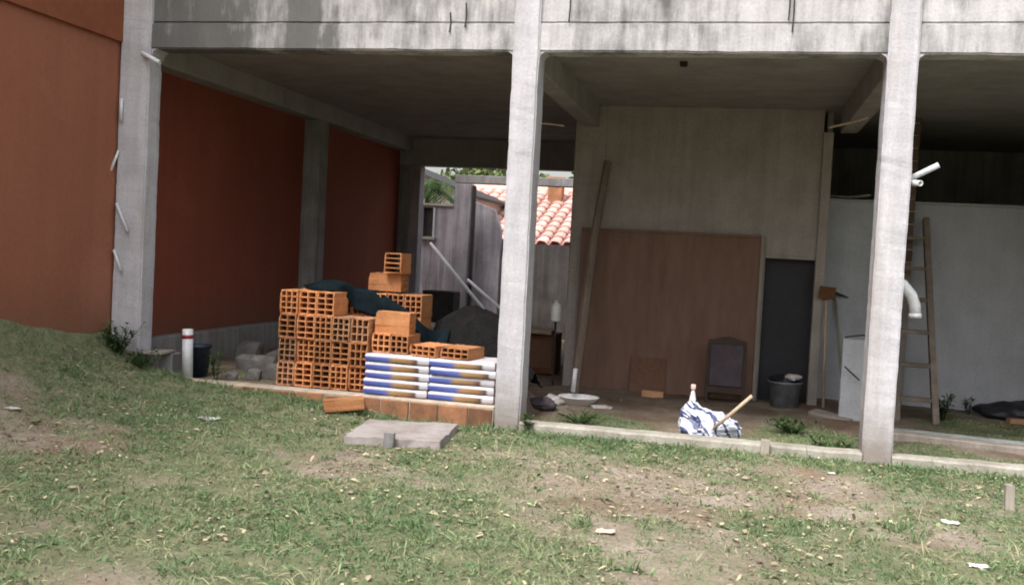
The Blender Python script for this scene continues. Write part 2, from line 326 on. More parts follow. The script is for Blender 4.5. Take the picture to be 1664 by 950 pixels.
# ------------------------------------------------------------------ value noise for terrain and patches
_tab = np.random.default_rng(11).random((256, 256))
def vnoise(x, y):
    xi = np.floor(x).astype(int); yi = np.floor(y).astype(int); fx = x-xi; fy = y-yi
    fx = fx*fx*(3-2*fx); fy = fy*fy*(3-2*fy)
    a = _tab[xi % 256, yi % 256]; b = _tab[(xi+1) % 256, yi % 256]; c = _tab[xi % 256, (yi+1) % 256]; d = _tab[(xi+1) % 256, (yi+1) % 256]
    return (a*(1-fx)+b*fx)*(1-fy)+(c*(1-fx)+d*fx)*fy
def fbm(x, y, o=5):
    t = 0; a = 0.5; s = 0
    for k in range(o): t = t+a*vnoise(x*2**k+17*k, y*2**k+5*k); s += a; a *= 0.55
    return t/s
def sm(a, b, x):
    t = np.clip((x-a)/(b-a), 0, 1); return t*t*(3-2*t)
def tz(x, y):
    x = np.asarray(x, float); y = np.asarray(y, float)
    s = np.clip((-x-0.3)/3.1, 0, 1.25)
    out = -0.062+0.13*s**1.3+np.clip(s, 0, 1.02)**9*(0.29+0.20*np.clip(-y, 0, 2.6))
    out = out+(fbm(x*1.7, y*1.7, 3)-0.5)*0.05*sm(0.05, 0.6, -y)+(fbm(x*9, y*9, 3)-0.5)*0.03*sm(-0.05, 0.3, -y)
    out = out+0.05*(1-sm(-1.5, -0.75, x))*(1-sm(0.1, 0.6, -y))+(fbm(x*4+3, y*4, 3)-0.5)*0.07*(1-sm(-0.9, -0.2, x))*(1-sm(0.1, 0.6, -y))
    fl = (1-sm(-0.22, -0.04, x))*(1-sm(1.45, 2.1, y)*sm(-2.6, -1.8, x))
    ins = 0.085*fl+(-0.115-0.03*sm(0.3, 3, y))*(1-fl)
    ins = ins+(fbm(x*5, y*5, 4)-0.5)*0.035
    t = sm(0.02, 0.12, y)
    z = out*(1-t)+ins*t
    far = sm(9, 40, np.hypot(x-1, y))
    return z*(1-far)+(-0.1)*far
def green(x, y):
    """share of living turf at a spot (0 bare soil .. 1 turf)"""
    x = np.asarray(x, float); y = np.asarray(y, float)
    g = 0.57+(fbm(x*0.75+3, y*0.75+9, 4)-0.5)*1.5+(fbm(x*3.1, y*3.1, 3)-0.5)*0.8
    g = g+0.35*np.exp(-((y+0.22)/0.3)**2)+0.25*sm(1.9, 3.2, x)+0.05*sm(-0.9, -2.6, x)
    for cx, cy, rx, ry, k in ((0.35, -1.05, 0.5, 0.75, -0.42), (1.25, -1.7, 0.6, 0.5, -0.28), (0.9, -2.55, 0.5, 0.35, -0.22), (-0.6, -1.75, 0.7, 0.5, -0.22),
                              (-2.3, -2.0, 0.6, 0.35, -0.3), (-1.2, -2.5, 0.6, 0.3, -0.3), (-3.0, -1.3, 0.35, 0.5, -0.3), (0.45, -3.1, 0.7, 0.42, 0.55), (-0.75, -3.2, 0.45, 0.4, 0.35), (-2.9, -0.35, 0.5, 0.45, 0.55), (-2.0, -1.2, 0.45, 0.4, 0.3), (1.95, -2.0, 0.3, 0.25, 0.45), (-0.2, -0.35, 0.4, 0.3, 0.35)):
        g = g+k*np.exp(-((x-cx)/rx)**2-((y-cy)/ry)**2)
    gi = -0.05+(fbm(x*1.6+30, y*1.6, 4)-0.5)*0.8
    for cx, cy, rx, ry, k in ((1.9, 0.45, 0.9, 0.35, 0.55), (1.2, 0.9, 0.9, 0.4, 0.3), (3.4, 1.1, 0.7, 0.6, 0.5), (2.2, 1.3, 0.5, 0.7, 0.95), (2.35, 0.6, 0.35, 0.35, 0.6), (0.4, 1.0, 0.5, 0.7, 0.75), (0.9, 0.45, 0.5, 0.3, 0.4), (4.2, 2.6, 1.0, 0.8, 0.9), (3.6, 0.6, 0.8, 0.4, 0.45), (-2.2, 0.6, 0.5, 0.4, 0.55), (-2.7, 1.4, 0.4, 0.8, 0.3)):
        gi = gi+k*np.exp(-((x-cx)/rx)**2-((y-cy)/ry)**2)
    t = (y > 0.08)
    return np.clip(np.where(t, gi, g), 0, 1)
# ------------------------------------------------------------------ ground sheet
def axis(a, b, step, far):
    core = list(np.arange(a, b+1e-6, step)); lo = []; hi = []; d = step; p = a
    while p > -far: d *= 1.35; p -= d; lo.append(p)
    d = step; p = b
    while p < far: d *= 1.35; p += d; hi.append(p)
    return np.array(lo[::-1]+core+hi)
gx = axis(-4.2, 5.4, 0.035, 500); gy = axis(-4.6, 4.8, 0.035, 500)
X, Y = np.meshgrid(gx, gy); Z = tz(X, Y); nxg, nyg = len(gx), len(gy)
me = bpy.data.meshes.new('ground')
idx = np.arange(nxg*nyg).reshape(nyg, nxg)
q = np.stack([idx[:-1, :-1], idx[:-1, 1:], idx[1:, 1:], idx[1:, :-1]], -1).reshape(-1, 4)
def np_mesh(me, V, Q):
    k = Q.shape[1]
    me.vertices.add(len(V)); me.vertices.foreach_set('co', V.astype(np.float32).ravel())
    me.loops.add(Q.size); me.loops.foreach_set('vertex_index', Q.astype(np.int32).ravel())
    me.polygons.add(len(Q)); me.polygons.foreach_set('loop_start', np.arange(0, Q.size, k, dtype=np.int32))
    me.update(calc_edges=True)
np_mesh(me, np.stack([X, Y, Z], -1).reshape(-1, 3), q)
at = me.attributes.new('green', 'FLOAT', 'POINT'); at.data.foreach_set('value', green(X, Y).astype(np.float32).ravel())
at = me.attributes.new('earth', 'FLOAT', 'POINT'); at.data.foreach_set('value', (sm(0.05, 0.2, Y)*np.clip(0.5+(fbm(X*2, Y*2, 3)-0.5)*2, 0, 1)).astype(np.float32).ravel())
me.polygons.foreach_set('use_smooth', [True]*len(me.polygons)); me.materials.append(M_GROUND)
gob = bpy.data.objects.new('ground', me); COL.objects.link(gob); gob['kind'] = 'structure'; gob['label'] = 'trodden brown soil with patchy short grass'

# ------------------------------------------------------------------ the concrete carcass
XR = 2.647
bld = thing('concrete_building', 'unfinished grey concrete carcass with three open ground floor bays', 'building', (0, 0, 0))
def part(name, mt, *boxes, parent=bld, bev=0.008, smooth=False):
    mb = MB()
    for bx in boxes: mb.box(*bx, bev=bev)
    return mb.build(name, mt, parent, smooth)
def wobbly(name, mt, x0, x1, y0, y1, z0, z1, parent, amp=0.004, seg=14, vertical=True):
    """cast member with slightly uneven arrises"""
    bm = bmesh.new(); bmesh.ops.create_cube(bm, size=1)
    for v in bm.verts: v.co = Vector(((x0+x1)/2+v.co.x*(x1-x0), (y0+y1)/2+v.co.y*(y1-y0), (z0+z1)/2+v.co.z*(z1-z0)))
    ax = 2 if vertical else 0
    ed = [e for e in bm.edges if abs((e.verts[0].co-e.verts[1].co)[ax]) > 0.05]
    bmesh.ops.bevel(bm, geom=ed, offset=0.012, segments=2, affect='EDGES')
    ed = [e for e in bm.edges if abs((e.verts[0].co-e.verts[1].co)[ax]) > 0.05]
    bmesh.ops.subdivide_edges(bm, edges=ed, cuts=seg*6)
    for v in bm.verts:
        d = mnoise.noise_vector(v.co*6.0)*amp+mnoise.noise_vector(v.co*19)*amp*0.6
        ch_ = mnoise.noise(v.co*4.3+Vector((9, 4, 2)))+0.5*mnoise.noise(v.co*13)
        if ch_ > 0.5:
            cc = Vector(((x0+x1)/2, (y0+y1)/2, v.co.z)) if vertical else Vector((v.co.x, (y0+y1)/2, (z0+z1)/2))
            d += (cc-v.co).normalized()*min(0.006, (ch_-0.5)*0.03)
        if vertical: d.z = 0
        else: d.x = 0
        v.co += d
    mb = MB(); bm.verts.ensure_lookup_table(); mb.add([v.co.copy() for v in bm.verts], [[v.index for v in f.verts] for f in bm.faces]); bm.free()
    return mb.build(name, mt, parent)
lab(wobbly('column', M_COL, -3.39, -3.12, 0.0, 0.19, -0.3, 3.6, bld), 'wide pale column against the terracotta wall')
lab(wobbly('column', M_COL, -0.1, 0.1, 0.0, 0.25, -0.35, 3.6, bld), 'slim pale column between the brick stack and the broom pole')
lab(wobbly('column', M_COL, XR-0.1, XR+0.1, 0.0, 0.25, -0.35, 3.6, bld), 'slim pale column in front of the ladder')
wobbly('column', M_COL, 5.2, 5.4, 0.0, 0.25, -0.35, 3.6, bld)
for a, b in ((-3.12, -0.1), (0.1, XR-0.1), (XR+0.1, 5.2)):
    wobbly('front_beam', M_BEAM, a-0.004, b+0.004, 0.022, 0.22, 2.765, 2.975, bld, 0.004, 10, False)
    wobbly('upper_wall', M_BEAM, a-0.004, b+0.004, 0.042, 0.20, 2.978, 3.6, bld, 0.003, 10, False)
for x in (-3.4+0.02,):
    part('corner_return', M_BEAM, (-3.62, -3.40, 0.05, 0.25, 2.9, 3.6))
def haunch(x, sgn):
    mb = MB(); mb.prism([(x, 2.768), (x+sgn*0.05, 2.768), (x+sgn*0.012, 2.745), (x, 2.70)], 0.03, 0.21); mb.build('haunch', M_COL, bld)
for x, s in ((-3.122, 1), (-0.098, -1), (0.098, 1), (XR-0.098, -1), (XR+0.098, 1)): haunch(x, s)
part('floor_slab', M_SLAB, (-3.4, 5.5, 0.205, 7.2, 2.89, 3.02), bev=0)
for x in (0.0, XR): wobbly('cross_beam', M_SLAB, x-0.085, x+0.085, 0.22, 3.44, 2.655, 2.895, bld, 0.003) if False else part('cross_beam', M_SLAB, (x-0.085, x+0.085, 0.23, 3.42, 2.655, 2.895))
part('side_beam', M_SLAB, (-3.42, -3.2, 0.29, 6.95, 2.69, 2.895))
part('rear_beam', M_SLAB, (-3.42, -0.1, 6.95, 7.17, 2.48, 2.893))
part('inner_column', M_GREY, (-3.42, -3.2, 3.6, 3.84, -0.2, 2.688))
lab(part('rear_post', M_CHIN, (-3.22, -3.06, 6.94, 7.16, -0.3, 2.478)), 'grey post at the left of the rear opening')
part('infill_wall', M_GREY, (-3.42, -3.222, 6.99, 7.14, -0.3, 2.478))
part('pillar', M_PLASTER, (-0.17, 0.169, 3.43, 3.62, -0.3, 2.888))
lab(MB().prism([(0.17, -0.3), (1.9, -0.3), (1.9, 1.352), (2.402, 1.352), (2.402, 2.887), (0.17, 2.887)], 3.44, 3.56).build('back_wall', M_PLASTER, bld), 'beige plastered wall above the brown board')
part('door_jamb', M_PLASTER, (2.40, 2.50, 3.40, 3.58, -0.3, 2.66))
part('door_head', M_PLASTER, (1.897, 2.398, 3.432, 3.57, 1.345, 1.385))
dl = part('door', M_DOOR, (1.88, 2.42, 3.58, 3.61, -0.25, 1.4), bev=0.002)
part('partition', M_PLASTER, (-0.17, -0.05, 3.62, 7.17, -0.3, 2.886))
part('partition', M_PLASTER, (2.44, 2.502, 3.58, 4.12, -0.3, 2.886))
lab(part('pale_wall', M_WHITE_WALL, (2.504, 5.42, 4.0, 4.12, -0.3, 2.0)), 'pale grey half height wall in the right bay')
part('pale_wall_coping', M_WHITE_WALL, (2.506, 5.42, 3.985, 4.13, 2.0, 2.025))
part('rear_wall', M_GREY, (-0.17, 5.42, 6.751, 6.87, -0.3, 2.886))
part('end_wall', M_GREY, (5.402, 5.5, 0.25, 6.87, -0.3, 2.886))
# exposed brick pier standing against the pale wall
pier = part('pier', M_PLASTER, (3.135, 3.40, 3.86, 3.983, -0.3, 1.25))
bmx = MB(); bmx.box(3.145, 3.39, 3.875, 3.98, 1.25, 2.887); bmx.build('pier_core', M_MORTAR, bld)
zz = 1.258; k = 0
while zz < 2.85:
    xs = [(3.138, 3.262), (3.272, 3.398)] if k % 2 else [(3.138, 3.398)]
    for a, b in xs:
        MB().box(a, b, 3.862, 3.97, zz, zz+0.118, bev=0.006, jit=0.003).build('brick', mat('sooty_brick', (0.13, 0.095, 0.08), (0.21, 0.15, 0.12), 7, 0.95, 0.4, 50, rnd=0.3), bld)
    zz += 0.132; k += 1
# sill along the open bays
def sill(x0, x1):
    bm = bmesh.new(); n = int((x1-x0)/0.04); V = []
    for i in range(n+1):
        x = x0+(x1-x0)*i/n; w = mnoise.noise(Vector((x*5, 0, 3)))*0.008+mnoise.noise(Vector((x*23, 2, 3)))*0.005
        dy = mnoise.noise(Vector((x*4, 7, 1)))*0.008+mnoise.noise(Vector((x*17, 7, 1)))*0.006
        V.append([(x, -0.015+dy, -0.3), (x, -0.012+dy, -0.012+w), (x, 0.0+dy, 0.001+w), (x, 0.145, 0.0+w*0.6), (x, 0.155, -0.3)])
    mb = MB(); vs = [p for r in V for p in r]; fs = [(i*5+k, (i+1)*5+k, (i+1)*5+k+1, i*5+k+1) for i in range(n) for k in range(4)]
    fs += [(0, 1, 2, 3, 4), tuple(n*5+k for k in (4, 3, 2, 1, 0))]
    mb.add(vs, fs); return mb.build('sill', M_SILL, bld)
sill(0.1, XR-0.1); sill(XR+0.1, 5.2)
# conduit and wire stubs left in the concrete
def stub(p0, p1, r, mt=M_PVC, name='conduit_stub'):
    return MB().hollow(p0, p1, r, r*0.72, 10).build(name, mt, bld, True) if mt is M_PVC else MB().tube([p0, p1], r, 8).build(name, mt, bld)
for p0, p1, r in (((-3.345, -0.025, 2.35), (-3.34, -0.03, 2.16), 0.012), ((-3.365, -0.01, 1.93), (-3.405, -0.05, 1.76), 0.011), ((-3.36, -0.02, 1.50), (-3.24, -0.035, 1.27), 0.013),
                  ((-3.37, -0.02, 1.12), (-3.29, -0.03, 0.95), 0.011), ((-3.17, -0.03, 2.72), (-3.0, -0.04, 2.64), 0.02), ((-3.38, -0.02, 0.40), (-3.33, -0.06, 0.34), 0.02)):
    stub(p0, p1, r)
stub((2.74, 0.10, 1.915), (2.93, 0.06, 2.02), 0.021); stub((2.74, 0.14, 1.90), (2.81, 0.0, 1.885), 0.021)
for x, z0, z1 in ((1.90, 2.91, 3.2), (1.87, 2.99, 3.2), (0.31, 2.975, 3.2), (-0.48, 2.94, 3.12), (-0.6, 2.9, 3.05)):
    MB().tube([(x, 0.008, z0), (x+0.004, 0.02, (z0+z1)/2), (x, 0.012, z1)], 0.006, 6).build('tie_wire', M_DARK, bld)
MB().tube([(-0.2, 1.5, 2.43), (-0.08, 1.5, 2.425), (0.05, 1.5, 2.41)], 0.008, 6).build('ceiling_wire', M_WOOD, bld)
MB().tube([(2.30, 1.5, 2.45), (2.5, 1.5, 2.50), (2.60, 1.45, 2.53)], 0.009, 6).build('ceiling_wire', M_WOOD, bld)
MB().lathe((1.1, 1.0, 2.845), [(0.0, 0.0), (0.03, 0.005), (0.032, 0.03), (0.032, 0.044)], 12).build('lamp_socket', M_DARK, bld)
MB().tube([(2.52, 3.98, 2.05), (2.75, 3.9, 2.04), (2.95, 3.88, 2.07)], 0.012, 6).build('loose_bar', M_WOOD_GREY, bld)

# brick kerb closing off the left bay
kerb = thing('brick_kerb', 'low kerb of orange bricks under the brick stack', 'kerb', (-1.6, 0.05, -0.2))
x = -3.115; i = 0
while x < -0.12:
    L = min(0.235, -0.103-x)
    if L < 0.05: break
    MB().box(x, x+L-0.012, -0.012+random.uniform(-.006, .006), 0.12, -0.2, 0.083+random.uniform(-.008, .004), bev=0.006, jit=0.003).build('brick', M_KERB, kerb)
    x += 0.235; i += 1
mb = MB(); n = 90; V = []
for i in range(n+1):
    x = -3.115+3.01*i/n; w = mnoise.noise(Vector((x*6, 1, 1)))*0.008+mnoise.noise(Vector((x*27, 1, 1)))*0.005
    V.append([(x, 0.004, -0.2), (x, -0.001+w, 0.09), (x, 0.02, 0.101+w), (x, 0.125, 0.10+w*.5), (x, 0.13, -0.2)])
mb.add([p for r in V for p in r], [(i*5+k, (i+1)*5+k, (i+1)*5+k+1, i*5+k+1) for i in range(n) for k in range(4)]+[(0, 1, 2, 3, 4), tuple(n*5+k for k in (4, 3, 2, 1, 0))])
mb.build('mortar_bed', M_MORTAR, kerb)

# ------------------------------------------------------------------ neighbour's terracotta wall
nb = thing('terracotta_house', 'terracotta painted neighbouring house wall running past the left column', 'house wall', (-3.9, -1, -0.3))
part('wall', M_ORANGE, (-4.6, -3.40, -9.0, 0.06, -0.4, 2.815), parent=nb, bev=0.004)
lab(part('inner_wall', M_ORANGE_IN, (-4.6, -3.402, 0.062, 7.3, -0.4, 2.815), parent=nb, bev=0.004), 'stretch of terracotta wall inside the left bay, coloured darker for shade')
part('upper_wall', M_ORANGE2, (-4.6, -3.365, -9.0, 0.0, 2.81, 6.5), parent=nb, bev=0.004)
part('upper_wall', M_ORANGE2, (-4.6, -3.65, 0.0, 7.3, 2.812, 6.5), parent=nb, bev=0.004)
lab(part('plinth', M_GREY, (-3.42, -3.29, 0.31, 6.93, -0.3, 0.36), parent=nb), 'low grey plinth along the terracotta wall')
# ------------------------------------------------------------------ rear courtyard seen through the opening
cw = thing('courtyard_wall', 'tall grey rendered yard wall with a narrow dark window behind the opening', 'wall', (-3.6, 8.7, -0.2))
part('wall', M_CHIN, (-5.0, -3.56, 8.6, 8.75, -0.3, 1.96), (-3.32, -2.95, 8.6, 8.75, -0.3, 1.96), (-3.56, -3.32, 8.601, 8.749, -0.3, 1.45), (-3.56, -3.32, 8.601, 8.749, 1.93, 1.96), parent=cw, bev=0)
wf = part('window', M_PVC, (-3.565, -3.535, 8.57, 8.68, 1.45, 1.93), (-3.345, -3.315, 8.57, 8.68, 1.45, 1.93), parent=cw, bev=0.003)
part('pane', M_DARK, (-3.535, -3.345, 8.65, 8.66, 1.45, 1.93), parent=wf, bev=0)
part('sill', M_SILL, (-3.6, -3.28, 8.52, 8.6, 1.40, 1.45), parent=wf, bev=0.004)
part('coping', M_SILL, (-5.0, -2.95, 8.57, 8.78, 1.962, 2.0), parent=cw, bev=0.004)
pg = thing('pergola_frame', 'grey concrete post and beam in the rear yard', 'post', (-2.8, 8.5, -0.3))
part('post', M_CHIN, (-2.94, -2.66, 8.38, 8.64, -0.3, 2.33), parent=pg)
part('beam', M_GREY, (-2.95, 0.6, 8.4, 8.6, 2.342, 2.475), parent=pg)
part('drain_pipe', M_DARK, (-2.64, -2.58, 8.36, 8.42, -0.3, 2.3), parent=pg)
rw = thing('yard_boundary_wall', 'dark grey boundary wall below the pink tiled roof', 'wall', (-1.5, 9.2, -0.3))
part('wall', M_DKWALL, (-2.57, 0.9, 9.2, 9.35, -0.3, 1.42), parent=rw, bev=0)
mb = MB(); mb.prism([(-2.80, -0.3), (-2.30, -0.3), (-2.30, 1.62), (-2.42, 1.95), (-2.80, 2.1)], 9.05, 9.19); mb.build('stepped_wall', M_CHIN, rw)
# tiled house beyond
th = thing('tiled_roof_house', 'house with pink clay tiled roof beyond the rear yard', 'house', (-2.5, 15, -0.3))
E0, E1 = (12.0, 1.45), (16.2, 2.76)          # eave and ridge (y, z)
RX0, RX1 = -5.0, 0.6
part('wall', M_BEIGE, (RX0+0.3, RX1-0.3, 12.5, 20.5, -0.3, 1.5), parent=th, bev=0)
sl_ = (E1[1]-E0[1])/(E1[0]-E0[0])
mb = MB(); mb.add([(RX0, E0[0], E0[1]-0.03), (RX1, E0[0], E0[1]-0.03), (RX1, E1[0], E1[1]-0.03), (RX0, E1[0], E1[1]-0.03), (RX1, 21.0, 1.42), (RX0, 21.0, 1.42),
                   (RX0, E0[0], E0[1]-0.10), (RX1, E0[0], E0[1]-0.10), (RX1, 21.0, 1.35), (RX0, 21.0, 1.35)],
                  [(0, 1, 2, 3), (3, 2, 4, 5), (6, 7, 1, 0), (6, 9, 8, 7), (5, 4, 8, 9), (0, 3, 5, 9, 6), (1, 7, 8, 4, 2)])
roof = mb.build('roof', M_ROOF, th)
tn = 6; tv = []; tf = []
TW, TL = 0.26, 0.46
for j in range(2):
    for i in range(tn+1):
        a = math.pi*i/tn; w = TW*0.5*(1.0 if j == 0 else 0.82)
        tv.append((-math.cos(a)*w, j*TL, math.sin(a)*0.075+(0.028 if j == 0 else 0)))
for i in range(tn): tf.append((i, i+1, tn+1+i+1, tn+1+i))
nv = len(tv); tv += [(x, y, z-0.016) for x, y, z in tv]; tf += [tuple(reversed([k+nv for k in f])) for f in tf]
for i in range(tn): tf.append((i+1, i, nv+i, nv+i+1))
tm = bpy.data.meshes.new('roof_tile'); tm.from_pydata(tv, [], tf); tm.materials.append(M_ROOF)
slen = math.hypot(E1[0]-E0[0], E1[1]-E0[1]); ang = math.atan2(E1[1]-E0[1], E1[0]-E0[0])
rows = int(slen/0.38)
for r_ in range(rows):
    for c_ in range(21):
        xx = RX0+0.14+c_*0.268
        if not (-4.75 < xx < -1.1): continue       # the tiles the opening shows
        o = bpy.data.objects.new('roof_tile', tm); COL.objects.link(o); o.parent = roof
        t = r_*0.38
        pw = Vector((xx+random.uniform(-.008, .008), E0[0]+math.cos(ang)*t-0.02, E0[1]+math.sin(ang)*t-0.02))
        o.location = pw-Vector(WL[roof.name]); o.rotation_euler = (ang, 0, random.uniform(-.015, .015))
MB().tube([(RX0, E1[0], E1[1]), (RX1, E1[0], E1[1])], 0.12, 10).build('ridge_cap', M_ROOF, roof)
lab(part('chimney', M_KERB, (-2.68, -2.36, 15.0, 15.35, 2.1, 2.95), (-2.72, -2.32, 14.96, 15.39, 2.95, 3.01), parent=roof), 'squat brown chimney')
# pale house on the left of the yard with a sloping verge
ph = thing('beige_house', 'beige house with a sloping roof edge behind the palm', 'house', (-5, 12.6, -0.3))
mb = MB(); mb.prism([(-6.4, -0.3), (-3.55, -0.3), (-3.55, 2.30), (-4.75, 2.72), (-6.4, 3.3)], 12.0, 15.0); mb.build('wall', M_BEIGE, ph)
mb = MB(); mb.prism([(-6.5, 3.335), (-3.4, 2.25), (-3.4, 2.31), (-6.5, 3.40)], 11.7, 15.2); mb.build('roof', M_DARK, ph)

# ------------------------------------------------------------------ leaves, plants, trees
def leaf_mesh(name, P, D, N, Ln, Wd, tint, mt, parent=None, origin=(0, 0, 0)):
    """P base points, D direction, N side vectors -> one bent blade (quad + tip) each"""
    n = len(P); Ln = Ln[:, None]; Wd = Wd[:, None]
    up = np.array([0, 0, 1.0])
    mid = P+D*Ln*0.55; tip = P+D*Ln - up*Ln*0.18
    V = np.stack([P-N*Wd*0.35, P+N*Wd*0.35, mid+N*Wd*0.5, mid-N*Wd*0.5, tip], 1).reshape(-1, 3)-np.array(origin)
    b = np.arange(n)[:, None]*5
    T = np.concatenate([b+np.array([[0, 1, 2]]), b+np.array([[0, 2, 3]]), b+np.array([[3, 2, 4]])], 0)
    me = bpy.data.meshes.new(name); np_mesh(me, V, T)
    a = me.attributes.new('tint', 'FLOAT', 'POINT'); a.data.foreach_set('value', np.repeat(tint, 5).astype(np.float32))
    me.materials.append(mt); ob = bpy.data.objects.new(name, me); COL.objects.link(ob)
    if parent is not None: ob.parent = parent
    else: ob.location = origin
    return ob
def unit(a): return a/np.maximum(np.linalg.norm(a, axis=1, keepdims=True), 1e-9)
# short patchy turf
N0 = 420000
bx = rng.uniform(-3.38, 5.2, N0); by = rng.uniform(-4.6, 3.9, N0)
vis = (np.abs((bx-1.63)*0.9738+(by+7.29)*0.2216) < 0.56*(-(bx-1.63)*0.2196+(by+7.29)*0.9747)+0.25)
g = green(bx, by)
near = np.clip(1.0-(-by-1.0)/9, 0.5, 1)
keep = vis & (rng.random(N0) < np.clip((g-0.02)*0.95, 0.12, 0.8)*near*(0.45+1.1*(fbm(bx*6+70, by*6, 3) > 0.47))*np.where(by > 0.05, np.clip((g-0.1)*2, 0, 1), 1))
keep &= ~((by > -0.03) & (by < 0.17)) & ~((bx < -0.05) & (by > -0.04) & (by < 0.9) & (bx > -2.0)) & ~((bx < -0.1) & (by > 0.9)) & ~((np.abs(bx+0.62) < 0.35) & (np.abs(by+0.75) < 0.3))
keep &= ~((by > 3.3) & (bx < 2.5))
bx, by, g = bx[keep], by[keep], g[keep]; n = len(bx)
bz = tz(bx, by)-0.004
D = unit(np.stack([rng.normal(0, 0.75, n), rng.normal(0, 0.75, n), rng.uniform(0.25, 1.1, n)], 1))
Nn = unit(np.cross(D, unit(rng.normal(0, 1, (n, 3)))))
hgt = rng.uniform(0.014, 0.04, n)*(0.55+0.8*g); tall = rng.random(n) < 0.03; hgt[tall] *= 1.9
edge = np.exp(-((by+0.12)/0.12)**2)*(by < 0); hgt *= 1+0.7*edge
tnt = np.clip(0.60-0.34*g+rng.normal(0, 0.22, n)+(fbm(bx*1.4+50, by*1.4, 3)-0.5)*0.9, 0, 1)
wid = rng.uniform(0.003, 0.0075, n)
# taller tufts and flat broad-leaved rosettes among the turf
def clump(count, per, rad, lo, hi, wlo, whi, flat, tlo, thi):
    cx_ = rng.uniform(-3.2, 4.6, count); cy_ = rng.uniform(-4.2, -0.08, count); k = rng.random(count) < green(cx_, cy_)+0.15; cx_, cy_ = cx_[k], cy_[k]
    sc = np.repeat(rng.uniform(0.6, 1.25, len(cx_)), per); x_ = np.repeat(cx_, per)+rng.normal(0, rad, len(sc)); y_ = np.repeat(cy_, per)+rng.normal(0, rad, len(sc))
    d_ = unit(np.stack([rng.normal(0, 1, len(sc)), rng.normal(0, 1, len(sc)), rng.uniform(0.2, 1.6, len(sc))*flat], 1))
    return (np.stack([x_, y_, tz(x_, y_)-0.003], 1), d_, unit(np.cross(d_, unit(rng.normal(0, 0.4, (len(sc), 3))+np.array([0, 0, 1.0])))), rng.uniform(lo, hi, len(sc))*sc, rng.uniform(wlo, whi, len(sc))*sc, np.clip(np.repeat(rng.uniform(tlo, thi, len(cx_)), per)+rng.normal(0, .1, len(sc)), 0, 1))
cA = clump(420, 34, 0.022, 0.03, 0.085, 0.003, 0.006, 1.6, 0.05, 0.75); cB = clump(380, 11, 0.008, 0.025, 0.06, 0.010, 0.02, 0.35, 0.0, 0.5); cC = clump(500, 12, 0.03, 0.05, 0.11, 0.002, 0.004, 0.5, 0.8, 1.0)
gP, gD, gN, gL, gW, gT = [np.concatenate(t) for t in zip((np.stack([bx, by, bz], 1), D, Nn, hgt, wid, tnt), cA, cB, cC)]
okk = ~((np.abs(gP[:, 0]+0.6) < 0.37) & (np.abs(gP[:, 1]+0.68) < 0.42)); gP, gD, gN, gL, gW, gT = [t[okk] for t in (gP, gD, gN, gL, gW, gT)]
ob = leaf_mesh('grass', gP, gD, gN, gL, gW, gT, M_GRASS); ob['kind'] = 'stuff'; ob['label'] = 'short patchy green grass over the soil'
# dry leaf litter
n = 15000
lx = rng.uniform(-3.3, 4.6, n); ly = -np.abs(rng.uniform(0.05, 4.5, n))
cl = fbm(lx*1.6+9, ly*1.6, 3); k = rng.random(n) < np.clip((cl-0.40)*4.5, 0.06, 1); lx, ly = lx[k], ly[k]; n = len(lx)
lz = tz(lx, ly)+rng.uniform(0.006, 0.022, n)
D = unit(np.stack([rng.normal(0, 1, n), rng.normal(0, 1, n), rng.normal(0.12, 0.18, n)], 1)); Nn = unit(np.cross(D, np.tile([0, 0, 1.0], (n, 1)))+rng.normal(0, 0.2, (n, 3)))
sz = np.clip(rng.gamma(2.2, 0.0045, n)+0.005, 0, 0.032)
ob = leaf_mesh('leaf_litter', np.stack([lx, ly, lz], 1), D, Nn, sz*1.5, sz*0.75, np.clip(rng.beta(0.8, 0.7, n), 0, 1), M_LITTER); ob['kind'] = 'stuff'; ob['label'] = 'dry fallen leaves scattered over the grass'
# pebbles and clods
n = 900
lx = rng.uniform(-3.2, 4.6, n); ly = rng.uniform(-4.3, 3.2, n); k = ~((ly > -0.03) & (ly < 0.17)) & ~((lx < 0) & (ly > 0)); lx, ly = lx[k], ly[k]; n = len(lx)
ico = [(0, 0, 1), (.9, 0, .3), (.28, .85, .3), (-.72, .53, .3), (-.72, -.53, .3), (.28, -.85, .3), (0, 0, -.5)]
icf = [(0, 1, 2), (0, 2, 3), (0, 3, 4), (0, 4, 5), (0, 5, 1), (6, 2, 1), (6, 3, 2), (6, 4, 3), (6, 5, 4), (6, 1, 5)]
V = []; F_ = []
for i in range(n):
    s = rng.gamma(2.0, 0.0038)+0.004; z = float(tz(lx[i], ly[i])); a = rng.uniform(0, 6.28); ca, sa = math.cos(a), math.sin(a)
    for p in ico:
        q = np.array(p)*s*rng.uniform(0.7, 1.25, 3); V.append((lx[i]+q[0]*ca-q[1]*sa, ly[i]+q[0]*sa+q[1]*ca, z+q[2]*0.55+s*0.15))
    F_ += [tuple(i*7+k for k in f) for f in icf]
mb = MB(); mb.v = V; mb.f = F_
ob = mb.build('clods', mat('clod_soil', (0.20, 0.15, 0.11), (0.36, 0.30, 0.24), 9, 0.95, 0.3, 60), origin=(0, 0, 0)); ob['kind'] = 'stuff'; ob['label'] = 'small stones and soil clods scattered about'

